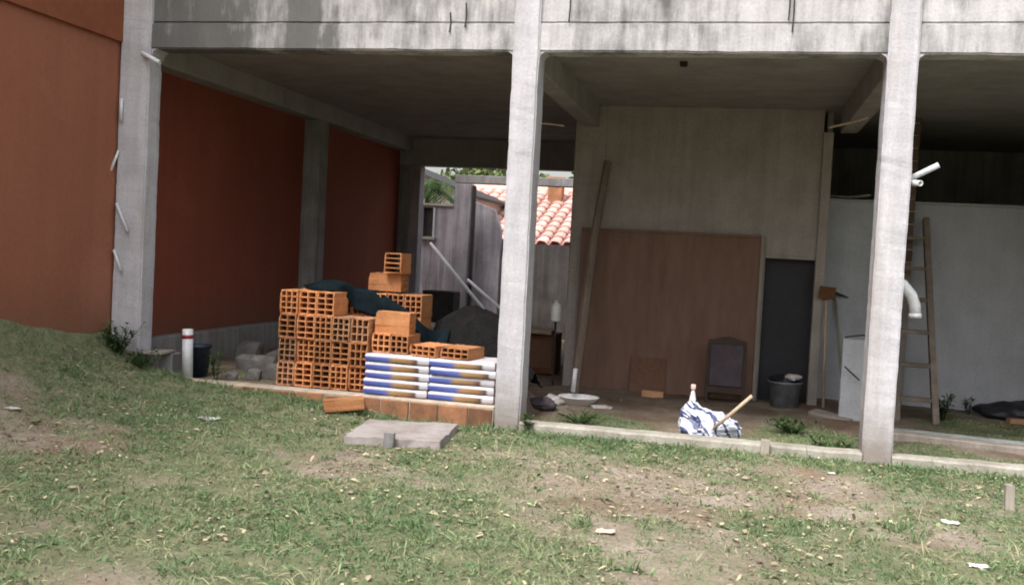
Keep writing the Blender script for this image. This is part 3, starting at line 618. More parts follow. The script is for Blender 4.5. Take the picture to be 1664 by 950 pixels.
def weed(name, label, x, y, h, r, nleaf, cat='weed', mt=M_WEED, wide=0.02, group=None):
    z = float(tz(x, y)); root = thing(name, label, cat, (x, y, z), group)
    rg = np.random.default_rng(int((x+9)*1000+(y+9)*77))
    ns = max(3, nleaf//14); P = []; Dd = []
    st = MB()
    for i in range(ns):
        a = rg.uniform(0, 6.28); tip = np.array([math.cos(a)*r*rg.uniform(.2, .8), math.sin(a)*r*rg.uniform(.2, .8), h*rg.uniform(.55, 1)])
        b0 = np.array([math.cos(a)*.01, math.sin(a)*.01, -0.01])
        st.tube([tuple(np.array((x, y, z))+b0), tuple(np.array((x, y, z))+b0*.5+tip*.5+np.array([0, 0, .02])), tuple(np.array((x, y, z))+tip)], [0.003, 0.0025, 0.0015], 5)
        for k in range(max(1, nleaf//ns)):
            t = rg.uniform(.2, 1); P.append(tip*t+rg.normal(0, .004, 3)); Dd.append([rg.normal(), rg.normal(), rg.uniform(-.1, .8)])
    st.build('stem', M_WEED, root)
    P = np.array(P); D = unit(np.array(Dd)); Nn = unit(np.cross(D, np.tile([0, 0, 1.0], (len(P), 1))))
    leaf_mesh('leaves', P, D, Nn, rg.uniform(.03, .08, len(P))*max(1, h/.25), rg.uniform(.5, 1, len(P))*wide, rg.random(len(P)), mt, root)
weed('weed', 'bushy dark weed at the foot of the wide left column', -3.2, -0.14, 0.26, 0.24, 260, wide=0.028)
weed('weed', 'low weed clump beside the half buried stub pipe', -3.0, -0.12, 0.16, 0.2, 160)
weed('weed', 'thin leafy weed growing right of the white pipe', -2.52, 0.2, 0.30, 0.14, 70)
weed('weed', 'green weed tuft at the foot of the slim middle column', 0.17, -0.06, 0.16, 0.1, 60)
weed('weed', 'green weed clump just inside the sill left of the right column', 2.38, 0.33, 0.17, 0.26, 320)
weed('weed', 'loose weed patch between the bucket and the right column', 2.15, 1.35, 0.14, 0.34, 320)
weed('weed', 'leafy dark weed at the foot of the ladder', 3.66, 3.1, 0.32, 0.22, 200, wide=0.035)
weed('weed', 'small weed at the base of the pale wall', 4.0, 3.6, 0.2, 0.2, 90)
weed('weed', 'grassy weed patch behind the sill right of the middle column', 0.42, 0.9, 0.10, 0.3, 260, wide=0.012)
# palm in the yard
pm = thing('palm', 'drooping green palm in front of the beige house', 'palm', (-3.85, 9.8, -0.1))
MB().tube([(-3.85, 9.8, -0.1), (-3.88, 9.82, 1.2), (-3.83, 9.8, 2.3)], [0.09, 0.07, 0.06], 8).build('trunk', M_BARK, pm)
rg = np.random.default_rng(5); P = []; Dd = []
for i in range(26):
    a = rg.uniform(0, 6.28); L = rg.uniform(.5, 1.0); el = rg.uniform(.1, .9)
    for t in np.linspace(.1, 1, 22):
        c = np.array([math.cos(a)*L*t, math.sin(a)*L*t, 2.45+el*t-1.25*t*t])
        for s in (-1, 1):
            P.append(c); Dd.append([-math.sin(a)*s+math.cos(a)*.5, math.cos(a)*s+math.sin(a)*.5, -.6])
P = np.array(P); D = unit(np.array(Dd)); Nn = unit(np.cross(D, np.tile([0, 0, 1.0], (len(P), 1))))
leaf_mesh('crown', P, D, Nn, rg.uniform(.15, .3, len(P)), rg.uniform(.02, .035, len(P)), rg.random(len(P)), M_WEED, pm)
def tree(label, x, y, h, r, seed):
    t = thing('tree', label, 'tree', (x, y, -0.1), 'trees beyond the roofs'); rg = np.random.default_rng(seed)
    tb = MB(); tb.tube([(x, y, -0.1), (x+.1, y, h*.4), (x, y, h*.75)], [.22, .16, .07], 8)
    cs = []
    for i in range(14):
        c = np.array([rg.normal(0, r*.5), rg.normal(0, r*.5), h*.72+rg.normal(0, r*.32)]); cs.append(c)
        tb.tube([(x, y, h*.4), (x+c[0]*.5, y+c[1]*.5, h*.5+c[2]*.12), (x+c[0], y+c[1], c[2]-.1)], [.07, .045, .02], 5)
    tb.build('trunk', M_BARK, t)
    n = 6000; ci = rg.integers(0, 14, n); P = np.array(cs)[ci]+unit(rg.normal(0, 1, (n, 3)))*(rg.random(n)**.5*r*.42)[:, None]
    D = unit(rg.normal(0, 1, (n, 3))); Nn = unit(np.cross(D, unit(rg.normal(0, 1, (n, 3)))))
    leaf_mesh('crown', P, D, Nn, rg.uniform(.12, .26, n), rg.uniform(.08, .16, n), np.clip(rg.random(n)*.6+(ci % 5)*.1, 0, 1), M_TREE, t)
tree('yellowish green tree crown above the pink roof', -6.6, 25, 3.9, 1.9, 3)
tree('green tree showing right of the chimney', -3.6, 30, 3.8, 2.0, 4)
tree('dark green tree behind the beige house gable', -8.6, 24, 3.2, 1.5, 6)

# ------------------------------------------------------------------ hollow bricks
BW, BH, BL = 0.149, 0.190, 0.288
def hollow_mesh(name, nx, nz, w=BW, h=BH, L=BL, web=0.0095):
    def coords(n, tot):
        cell = (tot-web*(n+1))/n; c = [0.0]
        for i in range(n): c += [c[-1]+web, c[-1]+web+cell]
        return c+[tot]
    xs = [a-w/2 for a in coords(nx, w)]; zs = coords(nz, h)
    V = []; F = []; ix = {}
    def vid(i, j, s):
        if (i, j, s) not in ix: ix[(i, j, s)] = len(V); V.append((xs[i], 0 if s == 0 else L, zs[j]))
        return ix[(i, j, s)]
    NX, NZ = len(xs)-1, len(zs)-1
    for i in range(NX):
        for j in range(NZ):
            if i % 2 == 1 and j % 2 == 1:
                for (a, b) in (((i, j), (i+1, j)), ((i+1, j), (i+1, j+1)), ((i+1, j+1), (i, j+1)), ((i, j+1), (i, j))):
                    F.append((vid(*a, 0), vid(*a, 1), vid(*b, 1), vid(*b, 0)))
            else:
                F.append((vid(i, j, 0), vid(i+1, j, 0), vid(i+1, j+1, 0), vid(i, j+1, 0))); F.append((vid(i, j, 1), vid(i, j+1, 1), vid(i+1, j+1, 1), vid(i+1, j, 1)))
    for i in range(NX):
        F.append((vid(i, 0, 0), vid(i, 0, 1), vid(i+1, 0, 1), vid(i+1, 0, 0))); F.append((vid(i, NZ, 0), vid(i+1, NZ, 0), vid(i+1, NZ, 1), vid(i, NZ, 1)))
    for j in range(NZ):
        F.append((vid(0, j, 0), vid(0, j+1, 0), vid(0, j+1, 1), vid(0, j, 1))); F.append((vid(NX, j, 0), vid(NX, j, 1), vid(NX, j+1, 1), vid(NX, j+1, 0)))
    me = bpy.data.meshes.new(name); me.from_pydata(V, [], F); me.materials.append(M_BRICK)
    bm = bmesh.new(); bm.from_mesh(me); bmesh.ops.recalc_face_normals(bm, faces=bm.faces)
    for v in bm.verts: v.co += Vector([random.uniform(-.0022, .0022) for _ in range(3)])
    for cx_, cz_ in random.sample([(-w/2, 0), (w/2, 0), (-w/2, h), (w/2, h)], 2):
        for v in bm.verts:
            d_ = math.hypot(v.co.x-cx_, v.co.z-cz_)
            if v.co.y < 0.01 and d_ < 0.03: v.co.y += random.uniform(0.006, 0.02)
    bm.to_mesh(me); bm.free()
    return me
HB = hollow_mesh('hollow_brick', 3, 4); HB2 = hollow_mesh('hollow_brick', 3, 3); HB3 = hollow_mesh('hollow_brick', 2, 4); HB4 = hollow_mesh('hollow_brick', 3, 4); HB5 = hollow_mesh('hollow_brick', 3, 3); HB6 = hollow_mesh('hollow_brick', 3, 4)
M_BRICK_TAN = mat('tan_clay', (0.36, 0.175, 0.09), (0.50, 0.28, 0.16), 9, 0.92, 0.45, 45, rnd=0.35, coords='obj')
for me_ in (HB5, HB6): me_.materials[0] = M_BRICK_TAN
def hbrick(label, x, y, z, rot=(0, 0, 0), me=None, group='hollow clay bricks of the stack'):
    o = bpy.data.objects.new('hollow_brick', me or HB); COL.objects.link(o); o.location = (x, y, z); o.rotation_euler = [math.radians(a) for a in rot]
    return tag(o, label, 'brick', group)
ORD = ['first', 'second', 'third', 'fourth', 'fifth', 'sixth', 'seventh']; ROW = ['bottom', 'second', 'third', 'top']
FB = 0.105; XS0 = -1.955
for r_ in range(4):
    for c_ in range(5 if r_ < 3 else 3):
        me = random.choice([HB, HB4, HB6, HB2, HB5, HB3])
        hbrick(f'hollow brick facing front, {ROW[r_]} row of the stack, {ORD[c_]} from the left', XS0+0.0765+c_*0.153+random.uniform(-.002, .002)+(0.004 if r_ % 2 else 0), 0.15+random.uniform(-.022, .022), FB+r_*0.1925, (0, 0, random.uniform(-1.6, 1.6)), me)
for r_ in range(4):
    for c_ in range(7):
        hbrick(f'brick of the rear rank under the tarp, {ROW[r_]} row, {ORD[c_]} from the left', XS0+0.0765+c_*0.153, 0.53+random.uniform(-.01, .01), FB+r_*0.1925, (0, 0, random.uniform(-1, 1)), HB, 'bricks of the rear rank')
ZT = FB+4*0.1925
# bricks perched on the stack
hbrick('orange brick lying lengthwise below the topmost brick', -1.395, 0.735, ZT+0.012+0.0, (0, 0, -90), hollow_mesh('hollow_brick', 3, 3, 0.19, 0.15))
hbrick('topmost brick, standing alone on the brick heap', -1.165, 0.57, ZT+0.012+0.155, (0, 0, -3), hollow_mesh('hollow_brick', 1, 4, 0.15, 0.17, 0.22))
ZC = FB+5*0.0635+0.004
hbrick('brick lying on the cartons under the bright orange brick, left', -1.09, 0.17, ZC, (0, 0, 1), hollow_mesh('hollow_brick', 3, 3, 0.15, 0.145))
hbrick('brick lying on the cartons under the bright orange brick, right', -0.937, 0.165, ZC, (0, 0, -1), hollow_mesh('hollow_brick', 3, 3, 0.15, 0.145))
hbrick('bright orange brick laid lengthwise beside the blue tarp', -1.165, 0.30, ZC+0.147, (0, 0, -90), hollow_mesh('hollow_brick', 3, 3, 0.155, 0.17))
hbrick('flat orange brick lying on the cartons, left of two', -0.72, 0.10, ZC, (0, 0, -14), hollow_mesh('hollow_brick', 4, 2, 0.235, 0.085, 0.30))
hbrick('flat orange brick lying on the cartons, right of two', -0.46, 0.09, ZC, (0, 0, -10), hollow_mesh('hollow_brick', 4, 2, 0.235, 0.085, 0.30))
hbrick('broken flat brick lying in the grass before the kerb', -1.36, -0.27, float(tz(-1.3, -0.25))-0.012, (6, -4, -66), hollow_mesh('hollow_brick', 4, 2, 0.22, 0.085, 0.30), None)
# ------------------------------------------------------------------ cartons
LAY = ['bottom', 'second', 'middle', 'fourth', 'top']
def carton_mesh(seed):
    bm = bmesh.new(); bmesh.ops.create_cube(bm, size=1); bmesh.ops.subdivide_edges(bm, edges=bm.edges[:], cuts=9, use_grid_fill=True); of = Vector((seed*3.7, 0, 0))
    for v in bm.verts:
        u, w_, t = v.co.x*2, v.co.y*2, v.co.z*2
        pil = 1-0.10*max(abs(u)**6, abs(w_)**6)*abs(t)**1.0
        bul = 1+0.035*(1-t*t)*(abs(w_) ** 3)
        v.co = Vector((u*0.262*(1-0.02*t*t), w_*0.21*bul+0.21, 0.031+t*0.0312*pil))
        v.co += mnoise.noise_vector(v.co*9+of)*0.004*Vector((1, 1, 0)).length*0.6
        v.co.z = min(max(v.co.z, 0.0), 0.0628)
    me = bpy.data.meshes.new('tile_carton'); bm.to_mesh(me); bm.free(); me.materials.append(M_CARTON); return me
cms = [carton_mesh(k) for k in range(4)]
for r_ in range(5):
    for c_ in range(2):
        o = bpy.data.objects.new('tile_carton', random.choice(cms)); COL.objects.link(o)
        o.location = (-0.915+c_*0.532+random.uniform(-.008, .008), 0.07+random.uniform(-.012, .012), FB+r_*0.0635); o.rotation_euler = (0, 0, random.uniform(-.008, .008))
        tag(o, f'flat white carton with blue print, {LAY[r_]} layer, {"left" if c_ == 0 else "right"} pile', 'carton', 'flat printed cartons')

# ------------------------------------------------------------------ dark heap and tarp
def heap_h(x, y):
    return FB-0.06+0.72*np.exp(-(np.abs((x+0.58)/0.50)**3.0))*np.exp(-(np.abs((y-0.98)/0.40)**2.4))
n1, n2 = 60, 60
hx = np.linspace(-0.872, -0.02, n1); hy = np.linspace(0.56, 1.5, n2); HX, HY = np.meshgrid(hx, hy)
HZ = heap_h(HX, HY)+(fbm(HX*7, HY*7, 5)-0.5)*0.14
mb = MB(); mb.add(np.stack([HX, HY, HZ], -1).reshape(-1, 3).tolist(), [(j*n1+i, j*n1+i+1, (j+1)*n1+i+1, (j+1)*n1+i) for j in range(n2-1) for i in range(n1-1)])
tag(mb.build('sand_heap', M_HEAP, smooth=True), 'dark rounded heap behind the cartons', 'heap')
n1 = 170
prof = []
Z2 = FB+3*0.1925
for i in range(n1):
    x = -1.93+1.24*i/(n1-1)
    wav = 0.012*math.sin(x*21)+0.02*(float(fbm(np.array([x*6.0]), np.array([2.0]), 3)[0])-0.5)
    # 0 lies on the full height front rank, 1 hangs down behind the lower front bricks, 2 slides down on the heap
    a1 = float(sm(-1.53, -1.43, np.array(x))); a2 = float(sm(-0.93, -0.74, np.array(x)))
    puff = 0.07*math.exp(-((x+1.62)/0.22)**2)+0.03*math.exp(-((x+1.25)/0.15)**2)
    yfr = float(np.interp(x, [-1.93, -1.86, -1.7, -1.55, -1.45], [0.60, 0.42, 0.26, 0.30, 0.46]))
    P0 = [(0.845, ZT+0.014), (0.75, ZT+0.016), (0.65, ZT+0.016), (0.58, ZT+0.018+puff*.5), (0.5+(yfr-0.5)*.4, ZT+0.016+puff), (0.48+(yfr-0.48)*.75, ZT+0.014+puff*.6), (yfr+0.01, ZT+0.015+wav*.3), (yfr-.004, ZT+0.006)]
    lo = float(np.interp(x, [-1.5, -1.2, -1.0, -0.9], [Z2+0.02, Z2+0.015, Z2-0.02, Z2-0.09]))
    P1 = [(0.845, ZT+0.014), (0.75, ZT+0.014), (0.65, ZT+0.014), (0.57, ZT+0.014), (0.507, ZT+0.012), (0.492+wav*.5, ZT-0.05), (0.487+wav, (ZT+lo)/2), (0.478+wav, lo+wav)]
    P2 = []
    for k in range(8):
        yy = 0.74-(0.74-0.56)*k/7; P2.append((yy, max(float(heap_h(np.array(x), np.array(yy)))+0.03, FB+0.2)+wav*.4))
    zu = float(np.interp(x, [-1.3, -1.15, -1.0, -0.9, -0.8], [ZT+0.012, ZT-0.04, ZT-0.12, ZT-0.19, ZT-0.26])); a3 = float(sm(-1.33, -1.17, np.array(x)))
    P3 = [(0.503-0.028*math.sin(math.pi*k/7)+wav*.3, zu+(lo-0.02-zu)*k/7) for k in range(8)]
    row = []
    for k in range(8):
        y_, z_ = [P0[k][c]*(1-a1)+P1[k][c]*a1 for c in (0, 1)]
        y_, z_ = [q_*(1-a3)+P3[k][c]*a3 for c, q_ in enumerate((y_, z_))]
        y_, z_ = [q_*(1-a2)+P2[k][c]*a2 for c, q_ in enumerate((y_, z_))]
        row.append(Vector((x, y_, z_)))
    full = []
    for k in range(7):
        for t in range(5): full.append(row[k].lerp(row[k+1], t/5))
    full.append(row[7]); prof.append(full)
n2 = len(prof[0]); vs = []
for i in range(n1):
    for j in range(n2):
        p_ = prof[i][j]; w = mnoise.noise(Vector((p_.x*9, p_.y*9, p_.z*9)))*0.006+abs(mnoise.noise(Vector((p_.x*22, p_.y*14, p_.z*14))))*0.007
        vs.append(p_+Vector((0, -w*.7, abs(w)*.6)))
mb = MB(); mb.add(vs, [(i*n2+j, (i+1)*n2+j, (i+1)*n2+j+1, i*n2+j+1) for i in range(n1-1) for j in range(n2-1)])
o = mb.build('tarp', M_TARP, smooth=True); tag(o, 'dark blue plastic tarp draped over the brick stack', 'tarp')
sd_ = o.modifiers.new('thickness', 'SOLIDIFY'); sd_.thickness = 0.004; sd_.offset = 1

# ------------------------------------------------------------------ things in the left bay
p = thing('white_pipe', 'upright white pipe with a red ring behind the kerb', 'pipe', (-2.74, 0.12, 0.08))
MB().hollow((-2.74, 0.12, 0.08), (-2.75, 0.115, 0.50), 0.043, 0.038, 18).build('tube', M_PVC, p, True)
MB().hollow((-2.7485, 0.1155, 0.425), (-2.7495, 0.115, 0.455), 0.046, 0.0425, 18).build('ring', M_RED, p, True)
p = thing('blue_bucket', 'dark blue bucket behind the white pipe', 'bucket', (-2.79, 0.36, 0.08))
MB().lathe((-2.79, 0.36, 0.08), [(0.085, 0), (0.108, 0.25), (0.116, 0.255), (0.116, 0.27), (0.1, 0.27), (0.08, 0.01), (0.0, 0.01)], 24).build('body', M_BLUE, p, True)
MB().tube([(-2.79+0.114*math.cos(t), 0.36-0.03*math.sin(t), 0.335-0.12*math.sin(t)) for t in np.linspace(0, math.pi, 12)], 0.004, 6).build('handle', M_DARK, p)
tag(MB().box(-3.21, -2.90, -0.05, 0.2, 0.285, 0.305, bev=0.003, rot=rotm(0, -1.5, 3)).build('wooden_board', M_WOOD_GREY), 'pale short board resting on a block beside the left column', 'board')
tag(MB().box(-3.02, -2.90, 0.14, 0.28, 0.06, 0.283, bev=0.006).build('concrete_block', M_GREY), 'small grey block under the pale short board', 'block')
for k_, (x, y, s, lb) in enumerate(((-2.35, 0.75, 0.13, 'largest grey rubble chunk against the plinth'), (-2.15, 0.55, 0.10, 'dark rubble chunk beside the brick stack'), (-2.62, 0.95, 0.11, 'grey rubble chunk behind the blue bucket'), (-2.3, 0.42, 0.07, 'small rubble chunk in front of the larger ones'), (-2.95, 1.6, 0.14, 'dark rubble lump far back along the plinth'), (-2.5, 1.35, 0.12, 'flat rubble lump behind the largest chunk'), (-2.12, 1.0, 0.12, 'rubble lump half hidden by the brick stack'), (-2.45, 0.33, 0.05, 'tiny rubble bit beside the thin weed'))):
    bm = bmesh.new(); bmesh.ops.create_icosphere(bm, subdivisions=2, radius=1)
    for v in bm.verts:
        d = mnoise.noise(v.co*1.3+Vector((k_*5, 0, 0)))*0.45+1; v.co *= d; v.co = Vector((max(-.75, min(.75, v.co.x))*s*1.2, max(-.7, min(.7, v.co.y))*s, max(-.6, min(.8, v.co.z))*s))+Vector((x, y, 0.085+s*.5))
    bm.verts.ensure_lookup_table(); mb = MB(); mb.add([v.co.copy() for v in bm.verts], [[v.index for v in f.verts] for f in bm.faces]); bm.free()
    tag(mb.build('rubble_chunk', M_RUBBLE), lb, 'rubble', 'rubble in the left bay')
for p0, p1, r, lb in (((-3.28, 8.3, 1.34), (-1.89, 7.3, 0.19), 0.026, 'long pale pole leaning down behind the dark heap, lower of two'), ((-2.62, 8.3, 0.78), (-1.97, 7.7, 0.44), 0.024, 'shorter pale pole leaning behind the heap, right of the long one')):
    d = Vector(p1)-Vector(p0); e = Vector(p1)+d*((-0.1-p1[2])/d.z)
    tag(MB().tube([p0, tuple((Vector(p0)+e)/2+Vector((0, 0, -.01))), tuple(e)], r, 8).build('leaning_pole', M_PVC), lb, 'pole')
p = thing('iron_stove', 'dark iron box stove on legs in the back of the left bay', 'stove', (-2.23, 5.5, -0.1))
MB().box(-2.45, -2.02, 5.4, 5.75, 0.28, 0.70, bev=0.01).build('body', M_DARK, p)
for a in (-2.42, -2.05):
    for b in (5.43, 5.72): MB().tube([(a, b, -0.12), (a, b, 0.3)], 0.015, 6).build('leg', M_DARK, p)
p = thing('brown_cabinet', 'brown wooden box behind the middle column', 'box', (-0.55, 4.2, -0.13))
MB().box(-0.74, -0.38, 4.1, 4.5, -0.13, 0.34, bev=0.008).build('body', M_RUST, p)
MB().box(-0.70, -0.42, 4.085, 4.099, -0.06, 0.27, bev=0.003).build('door_panel', M_CARDBOARD, p)
tag(MB().box(-0.80, -0.44, 4.0, 4.5, 0.345, 0.39, bev=0.004, rot=rotm(0, 2, 4)).build('pale_board', M_WOOD), 'pale board laid on the brown box', 'board')
p = thing('capped_rebar', 'thin steel bar capped with a white plastic bottle', 'rebar', (-0.25, 3.3, -0.12))
MB().tube([(-0.25, 3.3, -0.15), (-0.255, 3.3, 0.60)], 0.012, 6).build('bar', M_DARK, p)
MB().lathe((-0.26, 3.3, 0.55), [(0.055, 0), (0.058, 0.02), (0.058, 0.15), (0.05, 0.18), (0.02, 0.205), (0.018, 0.225), (0, 0.225)], 16).build('bottle', M_PLASTIC_W, p, True)

# ------------------------------------------------------------------ middle bay
p = thing('plywood_board', 'large brown plywood board leaning on the beige back wall', 'panel', (0.93, 3.38, -0.15))
MB().box(-0.035, 1.885, 3.375, 3.395, -0.15, 1.575, bev=0.002).build('sheet', M_PLY, p)
MB().box(1.845, 1.883, 3.355, 3.373, -0.15, 1.575, bev=0.002).build('edge_batten', M_WOOD_GREY, p)
MB().box(-0.033, 1.84, 3.357, 3.3745, 1.545, 1.574, bev=0.002).build('top_batten', M_PLY, p)
tag(MB().tube([(0.075, 2.72, -0.14), (0.12, 2.86, 0.7), (0.15, 3.05, 1.5), (0.21, 3.33, 2.28)], [0.05, 0.052, 0.047, 0.042], 9).build('wooden_pole', mat('brown_pole_wood', (0.15, 0.115, 0.09), (0.24, 0.19, 0.15), 8, 0.9, 0.5, 40, stretch=(1, 1, 0.15))), 'long peeled wooden pole leaning beside the brown board', 'pole')
tag(MB().hollow((0.17, 2.05, -0.02), (0.185, 2.05, 0.20), 0.022, 0.018, 12).build('pipe_offcut', M_PVC, smooth=True), 'short white pipe offcut standing at the foot of the pole', 'pipe')
p = thing('white_basin', 'shallow white plastic basin on the floor by the pole', 'basin', (0.22, 2.0, -0.13))
MB().lathe((0.24, 1.98, -0.135), [(0.12, 0), (0.165, 0.075), (0.178, 0.078), (0.178, 0.086), (0.16, 0.086), (0.115, 0.012), (0, 0.012)], 26, 1.1, 0.9).build('bowl', M_PLASTIC_W, p, True)
def crumple(name, label, cat, c, rad, seed, mt, amp=0.35, sub=4, flat=0.0, parent=None, peak=None):
    bm = bmesh.new(); bmesh.ops.create_icosphere(bm, subdivisions=sub, radius=1); of = Vector((seed*7.1, seed*3.3, 0))
    vs = []
    for v in bm.verts:
        d = 1+amp*(mnoise.noise(v.co*1.4+of)+0.75*abs(mnoise.noise(v.co*3.1+of))+0.55*abs(mnoise.noise(v.co*6.0+of))+0.3*abs(mnoise.noise(v.co*13.0+of)))
        q = Vector((v.co.x*d*rad[0], v.co.y*d*rad[1], max(v.co.z, -0.55)*d*rad[2]))
        if peak:
            w = math.exp(-((q.x-peak[0])/peak[2])**2-((q.y-peak[1])/peak[2])**2); 
            if q.z > -0.02: q.z += w*peak[3]
        vs.append(q+Vector(c))
    bm.verts.ensure_lookup_table(); mb = MB(); mb.add(vs, [[v.index for v in f.verts] for f in bm.faces]); bm.free()
    o = mb.build(name, mt, parent, True)
    return tag(o, label, cat) if parent is None else o
crumple('crumpled_rag', 'crumpled white rag left of the basin', 'rag', (0.02, 1.95, -0.11), (0.10, 0.08, 0.05), 2, M_RAG)
crumple('crumpled_rag', 'flat pale rag at the right edge of the basin', 'rag', (0.47, 1.9, -0.125), (0.08, 0.06, 0.02), 5, M_RAG)
crumple('crumpled_rag', 'dark rag heap beside the middle column foot', 'rag', (-0.02, 1.5, -0.08), (0.12, 0.1, 0.06), 8, M_FABRIC)
tag(MB().box(0.57, 0.95, 3.30, 3.312, -0.15, 0.23, bev=0.002, rot=rotm(-9, 0, 0)).build('cardboard_piece', M_CARDBOARD), 'brown cardboard square leaning against the big board', 'cardboard')
tag(MB().box(0.74, 0.96, 2.95, 3.05, -0.14, -0.075, bev=0.006, jit=0.004).build('brick_piece', M_BRICK_PALE), 'pale brick lying on the floor before the brown board', 'brick')
# chair
ch = thing('chair', 'dark low chair with a grey back panel before the brown board', 'chair', (1.57, 3.05, -0.14))
cx, cy, cz = 1.57, 3.02, -0.145
mb = MB(); mb.prism([(cx-.19, cz+.60), (cx+.19, cz+.60), (cx+.19, cz+.635), (cx+.10, cz+.65), (cx+.04, cz+.672), (cx-.04, cz+.672), (cx-.10, cz+.65), (cx-.19, cz+.635)], cy-.02, cy+.02); mb.build('top_rail', M_WOOD_DARK, ch)
mb = MB(); mb.box(cx-.165, cx+.165, cy-.012, cy+.012, cz+.17, cz+.60, bev=.006).build('back_panel', M_FABRIC, ch)
for sx in (-1, 1):
    MB().box(cx+sx*.18-.015, cx+sx*.18+.015, cy-.015, cy+.015, cz, cz+.60, bev=.004).build('leg', M_WOOD_DARK, ch)
    MB().box(cx+sx*.18-.015, cx+sx*.18+.015, cy+.26, cy+.29, cz, cz+.30, bev=.004).build('leg', M_WOOD_DARK, ch)
MB().box(cx-.19, cx+.19, cy+.016, cy+.30, cz+.30, cz+.335, bev=.008).build('seat', M_WOOD_DARK, ch)
MB().box(cx-.19, cx+.19, cy-.016, cy+.012, cz+.10, cz+.165, bev=.004).build('stretcher', M_WOOD_DARK, ch)
# bucket by the door
p = thing('metal_bucket', 'grey metal tub full of scraps in front of the dark door', 'tub', (2.16, 3.15, -0.14))
MB().lathe((2.16, 3.15, -0.145), [(0.135, 0), (0.162, 0.24), (0.172, 0.243), (0.172, 0.258), (0.155, 0.258), (0.13, 0.02), (0.0, 0.02)], 26).build('body', M_GALV, p, True)
MB().hollow((2.16, 3.15, 0.02), (2.16, 3.15, 0.035), 0.153, 0.140, 26).build('hoop', M_GALV, p, True)
crumple('scrap_bundle', 'crumpled dark and white scraps piled in the metal tub', 'scraps', (2.15, 3.14, 0.12), (0.12, 0.12, 0.06), 4, M_BLACKSHEET)
crumple('crumpled_rag', 'white crumpled plastic on top of the metal tub', 'plastic', (2.22, 3.06, 0.16), (0.075, 0.05, 0.03), 6, M_RAG, 0.5)
# digging tools
p = thing('hoe', 'old hoe leaning with its blade up at the right door jamb', 'hoe', (2.55, 3.3, -0.14))
MB().tube([(2.555, 3.26, -0.16), (2.52, 3.36, 0.98)], 0.016, 8).build('handle', M_WOOD, p, True)
MB().box(2.44, 2.60, 3.325, 3.335, 0.96, 1.09, bev=0.002, rot=rotm(14, 4, 0)).build('blade', M_RUST, p)
MB().lathe((2.52, 3.352, 0.95), [(0.026, 0), (0.026, 0.06), (0, 0.06)], 10).build('socket', M_RUST, p)
p = thing('pickaxe', 'thin dark pick leaning against the pale wall beside the hoe', 'pick', (2.72, 3.85, -0.14))
MB().tube([(2.80, 3.72, -0.15), (2.66, 3.96, 1.0)], 0.014, 8).build('handle', M_WOOD_GREY, p, True)
MB().tube([(2.53, 3.93, 0.97), (2.66, 3.94, 1.01), (2.80, 3.93, 0.97)], [0.005, 0.02, 0.006], 8).build('head', M_DARK, p, True)
p = thing('grey_slab', 'pale grey slab standing upright behind the right column', 'slab', (2.77, 2.6, -0.14))
MB().box(2.64, 2.95, 2.58, 2.66, -0.16, 0.61, bev=0.006, rot=rotm(-6, 0, -4)).build('slab', M_WHITE_WALL, p)
MB().tube([(2.66, 2.545, 0.36), (2.80, 2.54, 0.24)], 0.008, 6).build('hook', M_DARK, p)
MB().tube([(2.66, 2.66, 0.63), (2.82, 2.64, 0.66), (2.95, 2.62, 0.62), (3.02, 2.6, 0.40)], 0.008, 6).build('wire', M_DARK, p)
tag(MB().box(2.38, 2.78, 2.55, 2.75, -0.17, -0.115, bev=0.008, jit=0.006, rot=rotm(2, 5, -24)).build('wood_offcut', M_WOOD_GREY), 'grey wood offcut lying on the soil by the slab', 'offcut')
# sack with a stick
crumple('plastic_sack', 'crumpled white and blue printed plastic sack by the sill', 'sack', (1.48, 0.42, 0.02), (0.20, 0.13, 0.10), 3, M_BAG, 0.38, 5, peak=(-0.15, 0.02, 0.08, 0.12))
tag(MB().tube([(1.52, 0.25, 0.04), (1.66, 0.24, 0.18), (1.785, 0.23, 0.31)], [0.013, 0.014, 0.013], 8).build('stick', M_WOOD, smooth=True), 'short pale stick poking out of the plastic sack', 'stick')
p = thing('plastic_bottle', 'small bottle with pinkish cap behind the sack', 'bottle', (1.34, 0.62, -0.1))
MB().lathe((1.345, 0.60, -0.12), [(0.026, 0), (0.028, 0.01), (0.028, 0.28), (0.024, 0.33), (0.012, 0.39), (0.012, 0.40), (0, 0.40)], 14).build('body', M_PLASTIC_W, p, True)
MB().lathe((1.345, 0.60, 0.275), [(0.018, 0), (0.02, 0.005), (0.02, 0.04), (0, 0.042)], 12).build('cap', mat('pink_cap', (0.6, 0.38, 0.34), (0.66, 0.42, 0.38), 4, 0.5, 0), p, True)
# small stuff along the sill
tag(MB().box(1.86, 1.92, -0.07, -0.025, -0.12, 0.045, bev=0.004, jit=0.003).build('short_post', M_WOOD_GREY), 'short grey stake standing in front of the sill', 'stake')
tag(MB().box(-0.585, -0.515, -1.10, -1.045, -0.10, 0.045, bev=0.004, jit=0.003, rot=rotm(0, 2, 8)).build('short_post', M_GREY), 'short grey stub post in front of the concrete cover', 'stake')
tag(MB().box(3.215, 3.262, -1.09, -1.05, -0.13, 0.085, bev=0.004, jit=0.004, rot=rotm(0, -3, 10)).build('short_post', M_WOOD_GREY), 'pale wooden stake in the grass at the right edge', 'stake')

